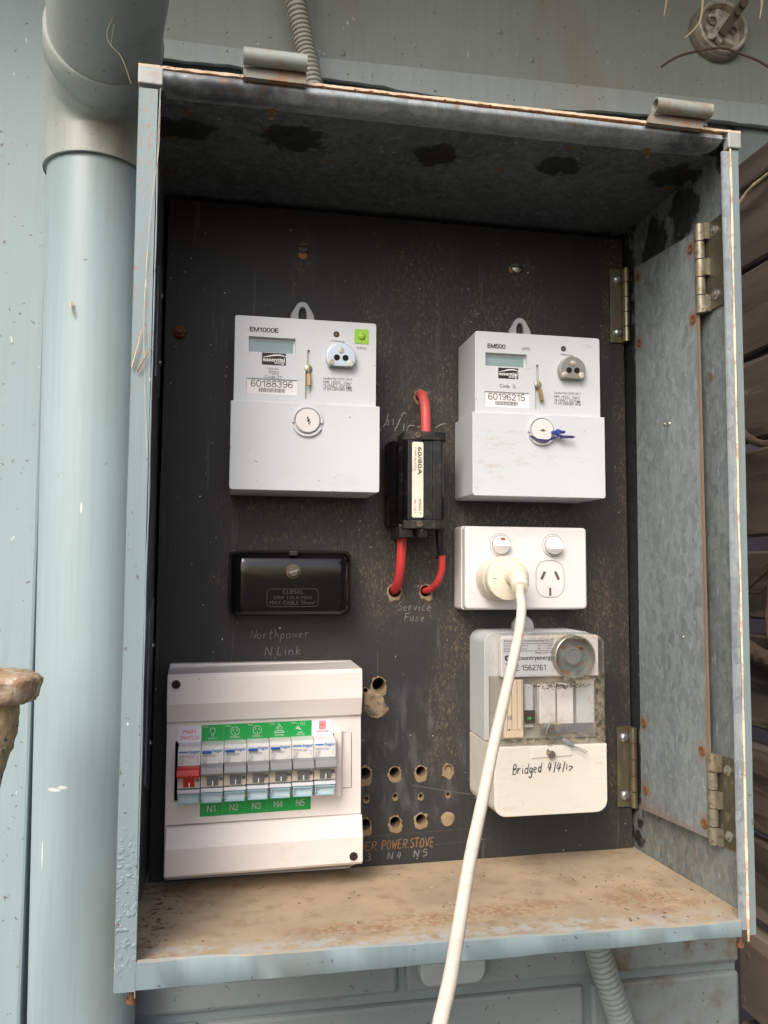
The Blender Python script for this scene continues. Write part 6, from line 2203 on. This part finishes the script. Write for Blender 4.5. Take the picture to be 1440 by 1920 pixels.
for i in range(7):
    x0 = 0.0274 + i * PW + (0 if i else -0.0006); x1 = 0.0274 + (i + 1) * PW
    zt, zb = 0.1352, 0.1222
    col = 'sticker_lilac' if i in (0, 6) else 'sticker_green'
    bm = bmesh.new()
    q = [(x0, zlab(x0, zb)), (x1 - 0.0001, zlab(x1, zb)), (x1 - 0.0001, zlab(x1, zt)), (x0, zlab(x0, zt))]
    prism(bm, q, YL, YL + 0.0004)
    st = finish('circuit_sticker', bm, col, DB)
    if 0 < i < 6:
        bm = bmesh.new()
        q = [(x0, zlab(x0, 0.0655) - .0008), (x1 - 0.0001, zlab(x1, 0.0655) - .0008), (x1 - 0.0001, zlab(x1, 0.0786)), (x0, zlab(x0, 0.0786))]
        prism(bm, q, YL, YL + 0.0004)
        s2 = finish('number_sticker', bm, 'sticker_green', DB)
        bm = bmesh.new()
        zz = zlab(x0, 0.0681)
        sans(bm, 'N%d' % i, x0 + PW * 0.30, x0 + PW * 0.72, zz, zz + 0.0050, YL - 0.0002, 0.12)
        finish('lettering', bm, 'print_pale', s2, recalc=False)
    yl = YL - 0.0002
    xc = (x0 + x1) / 2
    zo = zlab(xc, 0) 
    bm = bmesh.new()
    if i == 0:
        put_text(bm, 'MAIN', x0 + 0.0042, x1 - 0.0045, 0.1292 + zo, 0.1324 + zo, yl)
        put_text(bm, 'SWITCH', x0 + 0.0020, x1 - 0.0018, 0.1245 + zo, 0.1276 + zo, yl)
        finish('lettering', bm, 'print_red', st, recalc=False)
    elif i == 6:
        for rx in (-0.0012, 0, 0.0012):
            ribbon(bm, [(xc + rx, 0.1285 + zo), (xc + rx, 0.1335 + zo)], 0.0007, yl, 1)
        o_ = [(xc - 0.0022, 0.1280 + zo), (xc + 0.0022, 0.1280 + zo), (xc + 0.0022, 0.1340 + zo), (xc - 0.0022, 0.1340 + zo)]
        ribbon(bm, o_ + [o_[0]], 0.0007, yl, 1)
        ribbon(bm, [(xc - 0.0022, 0.1311 + zo), (xc + 0.0022, 0.1311 + zo)], 0.0005, yl, 1)
        put_text(bm, 'SUB BOARD', xc - 0.0050, xc + 0.0050, 0.1254 + zo, 0.1268 + zo, yl, 0.02)
        finish('lettering', bm, 'print_red', st, recalc=False)
    else:
        put_text(bm, 'N/L...', x0 + 0.0015, x0 + 0.0070, 0.1330 + zo, 0.1346 + zo, yl)
        zc_ = 0.1292 + zo
        if i == 1:
            ribbon(bm, [(xc - 0.0004, zc_ - 0.0012), (xc - 0.0020, zc_ + 0.0010), (xc - 0.0014, zc_ + 0.0030), (xc, zc_ + 0.0037), (xc + 0.0014, zc_ + 0.0030), (xc + 0.0020, zc_ + 0.0010), (xc + 0.0004, zc_ - 0.0012)], 0.00045, yl)
            ribbon(bm, [(xc - 0.0008, zc_ - 0.0016), (xc - 0.0008, zc_ - 0.0028), (xc + 0.0008, zc_ - 0.0028), (xc + 0.0008, zc_ - 0.0016), (xc - .0008, zc_ - .0016)], 0.00045, yl, 1)
        elif i in (2, 3):
            cc = circ(xc, zc_ + 0.0004, 0.0033, 22)
            ribbon(bm, cc + [cc[0]], 0.00045, yl, 1)
            ribbon(bm, [(xc - 0.0016, zc_ + 0.0004), (xc - 0.0010, zc_ + 0.0020)], 0.0005, yl, 1)
            ribbon(bm, [(xc + 0.0016, zc_ + 0.0004), (xc + 0.0010, zc_ + 0.0020)], 0.0005, yl, 1)
            ribbon(bm, [(xc, zc_ - 0.0020), (xc, zc_ - 0.0006)], 0.0005, yl, 1)
        elif i == 4:
            ribbon(bm, [(xc - 0.0042, zc_ - 0.0024), (xc + 0.0042, zc_ - 0.0024)], 0.0007, yl, 1)
            ribbon(bm, [(xc - 0.0030, zc_ - 0.0010), (xc + 0.0030, zc_ - 0.0010)], 0.0006, yl, 1)
            ribbon(bm, [(xc - 0.0030, zc_ - 0.0010), (xc - 0.0034, zc_ - 0.0022)], 0.0005, yl, 1)
            ribbon(bm, [(xc + 0.0030, zc_ - 0.0010), (xc + 0.0034, zc_ - 0.0022)], 0.0005, yl, 1)
            ribbon(bm, [(xc - 0.0012, zc_ - 0.0002), (xc - 0.0022, zc_ + 0.0014), (xc - 0.0010, zc_ + 0.0022), (xc - 0.0002, zc_ + 0.0044), (xc + 0.0008, zc_ + 0.0026), (xc + 0.0020, zc_ + 0.0014), (xc + 0.0012, zc_ - 0.0002)], 0.00045, yl)
            ribbon(bm, [(xc - 0.0002, zc_), (xc - 0.0006, zc_ + 0.0012), (xc + 0.0004, zc_ + 0.0022)], 0.0004, yl)
        elif i == 5:
            for dx in (-0.0002, 0.0012, 0.0026):
                ribbon(bm, [(xc + dx, zc_ + 0.0022), (xc + dx + 0.0004, zc_ + 0.0032), (xc + dx - 0.0002, zc_ + 0.0042), (xc + dx + 0.0002, zc_ + 0.0052)], 0.0004, yl)
            ribbon(bm, [(xc - 0.0038, zc_ + 0.0016), (xc - 0.0012, zc_ + 0.0016)], 0.0004, yl, 1)
            ribbon(bm, [(xc - 0.0042, zc_ + 0.0002), (xc - 0.0012, zc_ + 0.0002), (xc - 0.0004, zc_ - 0.0012)], 0.0012, yl, 1)
            ribbon(bm, [(xc - 0.0026, zc_ + 0.0014), (xc - 0.0026, zc_ + 0.0004)], 0.0005, yl, 1)
        if i == 5:
            put_text(bm, 'HOT', xc - 0.0022, xc + 0.0018, 0.1254 + zo, 0.1267 + zo, yl, 0.02)
            put_text(bm, 'WATER', xc - 0.0035, xc + 0.0030, 0.1238 + zo, 0.1251 + zo, yl, 0.02)
        else:
            put_text(bm, names[i], xc - 0.0036, xc + 0.0036, 0.1240 + zo, 0.1255 + zo, yl, 0.02)
        finish('lettering', bm, 'print_pale', st, recalc=False)

# ---- seven breakers
BR = [('MSN163R', 'C63', 0), ('ADC910T', 'C10', 1), ('ADC920T', 'C20', 1), ('ADC920T', 'C20', 1), ('ADC932T', 'C32', 1), ('MSN120', 'C20', 0), ('MSN140', 'C40', 0)]
BL = ['breaker with red toggle, leftmost in the white breaker box', 'grey toggle breaker under the light bulb label, beside the red one',
      'grey toggle breaker under the first round socket label', 'grey toggle breaker in the middle, under the second round socket label',
      'grey toggle breaker under the stove flame label', 'grey toggle breaker under the hot water tap label',
      'grey toggle breaker under the white and red label, at the right end']
for i, (mod, amp, rcbo) in enumerate(BR):
    x0 = 0.0280 + i * PW; x1 = x0 + PW - 0.0003
    dz = 0.0022 * i / 6
    T = root('circuit_breaker', BL[i], 'circuit breaker', ((x0 + x1) / 2, -0.03, 0.079 + dz), 'circuit breakers in a row')
    YB = -0.0640
    bm = bmesh.new()
    pr = [(-0.0190, 0.1228), (-0.0545, 0.1228), (-0.0620, 0.1222), (YB, 0.1205), (YB, 0.1080), (-0.0620, 0.1072), (-0.0620, 0.0905), (-0.0560, 0.0900), (-0.0560, 0.0795), (-0.0190, 0.0795)]
    prism_x(bm, [(y, z + dz) for y, z in pr], x0, x1)
    finish('body', bm, 'breaker_white', T, bev=0.0005, seg=2, ang=40)
    red = (i == 0)
    bm = bmesh.new()
    tp = [(-0.0610, 0.1092), (-0.0715, 0.1088), (-0.0735, 0.1078), (-0.0745, 0.1035), (-0.0725, 0.1015), (-0.0610, 0.1008)]
    prism_x(bm, [(y, z + dz - (0.0006 if red else 0)) for y, z in tp], x0 - (0.0002 if red else -0.0002), x1 - 0.0002)
    finish('toggle', bm, 'breaker_red' if red else 'breaker_grey', T, bev=0.0005, seg=2, ang=35)
    bm = bmesh.new()
    box(bm, x0 + 0.0001, x1 - 0.0001, -0.0640, -0.0615, 0.0915 + dz, 0.1006 + dz)
    finish('lower_face', bm, 'breaker_beige', T, bev=0.0003, seg=1)
    bm = bmesh.new()
    hexa(bm, [(x0 + PW * .27, -0.0648, 0.0925 + dz), (x0 + PW * .75, -0.0648, 0.0925 + dz), (x0 + PW * .75, -0.0690, 0.1006 + dz), (x0 + PW * .27, -0.0690, 0.1006 + dz)],
         [(x0 + PW * .27, -0.0635, 0.0925 + dz), (x0 + PW * .75, -0.0635, 0.0925 + dz), (x0 + PW * .75, -0.0635, 0.1006 + dz), (x0 + PW * .27, -0.0635, 0.1006 + dz)])
    sl = finish('toggle_stem', bm, 'breaker_red' if red else 'slot_grey', T)
    bm = bmesh.new()
    xm = x0 + PW * .52
    box(bm, xm - 0.0004, xm + 0.0004, -0.0676, -0.0655, 0.0932 + dz, 0.0966 + dz)
    finish('on_mark', bm, 'print_white', sl)
    bm = bmesh.new()
    box(bm, x1 - 0.0032, x1 - 0.0006, -0.0644, -0.0638, 0.0962 + dz, 0.0984 + dz)
    finish('contact_window', bm, 'print_grey', T)
    # clear label lid at the foot
    bm = bmesh.new()
    box(bm, x0 + 0.0012, x1 - 0.0012, -0.0628, -0.0562, 0.0803 + dz, 0.0895 + dz)
    finish('lid_insert', bm, 'lid_card', T)
    bm = bmesh.new()
    prism_x(bm, [(y, z + dz) for y, z in [(-0.0600, 0.0785), (-0.0635, 0.0790), (-0.0650, 0.0880), (-0.0640, 0.0905), (-0.0592, 0.0905), (-0.0592, 0.0785)]], x0 + 0.0001, x1 - 0.0001)
    ld = finish('clear_lid', bm, 'clear_blue', T, bev=0.0004, seg=1)
    bm = bmesh.new()
    frame(bm, x0 + 0.0016, x1 - 0.0016, 0.0806 + dz, 0.0866 + dz, 0.0005, -0.0662, -0.0640)
    finish('lid_frame', bm, 'lid_edge', ld)
    bm = bmesh.new()
    prism_x(bm, [(y, z + dz) for y, z in [(-0.0651, 0.0877), (-0.0656, 0.0882), (-0.0645, 0.0905), (-0.0638, 0.0905)]], x0 + 0.0003, x1 - 0.0003)
    finish('lid_lip', bm, 'sticker_grey', ld)
    # print
    yb = YB - 0.0002
    bm = bmesh.new()
    put_text(bm, ':hager', x0 + PW * 0.45, x1 - 0.0006, 0.1169 + dz, 0.1200 + dz, yb, 0.02)
    if not rcbo:
        vs = [bm.verts.new((x, yb, z + dz)) for x, z in ((x0 + 0.0008, 0.1180), (x0 + PW * 0.42, 0.1180), (x0 + PW * 0.42, 0.1191), (x0 + 0.0008, 0.1191))]
        bm.faces.new(vs)
    finish('brand_print', bm, 'print_blue', T, recalc=False)
    if rcbo:
        bm = bmesh.new()
        box(bm, x0 + 0.0008, x0 + PW * 0.45, -0.0665, -0.0639, 0.1170 + dz, 0.1188 + dz)
        finish('test_button', bm, 'button_blue', T, bev=0.0003, seg=1)
    bm = bmesh.new()
    zz = dz - (0.0004 if rcbo else 0)
    put_text(bm, mod, x0 + 0.0010, x0 + PW * 0.68, 0.1143 + zz, 0.1161 + zz, yb)
    put_text(bm, amp, x0 + 0.0010, x0 + PW * 0.28, 0.1119 + zz, 0.1137 + zz, yb)
    put_text(bm, '6000', x0 + 0.0012, x0 + PW * 0.24, 0.1099 + zz, 0.1110 + zz, yb)
    o_ = [(x0 + 0.0009, 0.1096 + zz), (x0 + PW * .26, 0.1096 + zz), (x0 + PW * .26, 0.1113 + zz), (x0 + 0.0009, 0.1113 + zz)]
    ribbon(bm, o_ + [o_[0]], 0.00015, yb, 1)
    if rcbo:
        ribbon(bm, [(x1 - 0.0040, 0.1098 + zz), (x1 - 0.0014, 0.1098 + zz), (x1 - 0.0027, 0.1124 + zz), (x1 - 0.0040, 0.1098 + zz)], 0.0002, yb, 1)
    else:
        ribbon(bm, [(x1 - 0.0030, 0.1152 + zz), (x1 - 0.0020, 0.1138 + zz), (x1 - 0.0024, 0.1120 + zz), (x1 - 0.0012, 0.1104 + zz)], 0.0002, yb, 1)
    finish('rating_print', bm, 'print_grey', T, recalc=False)
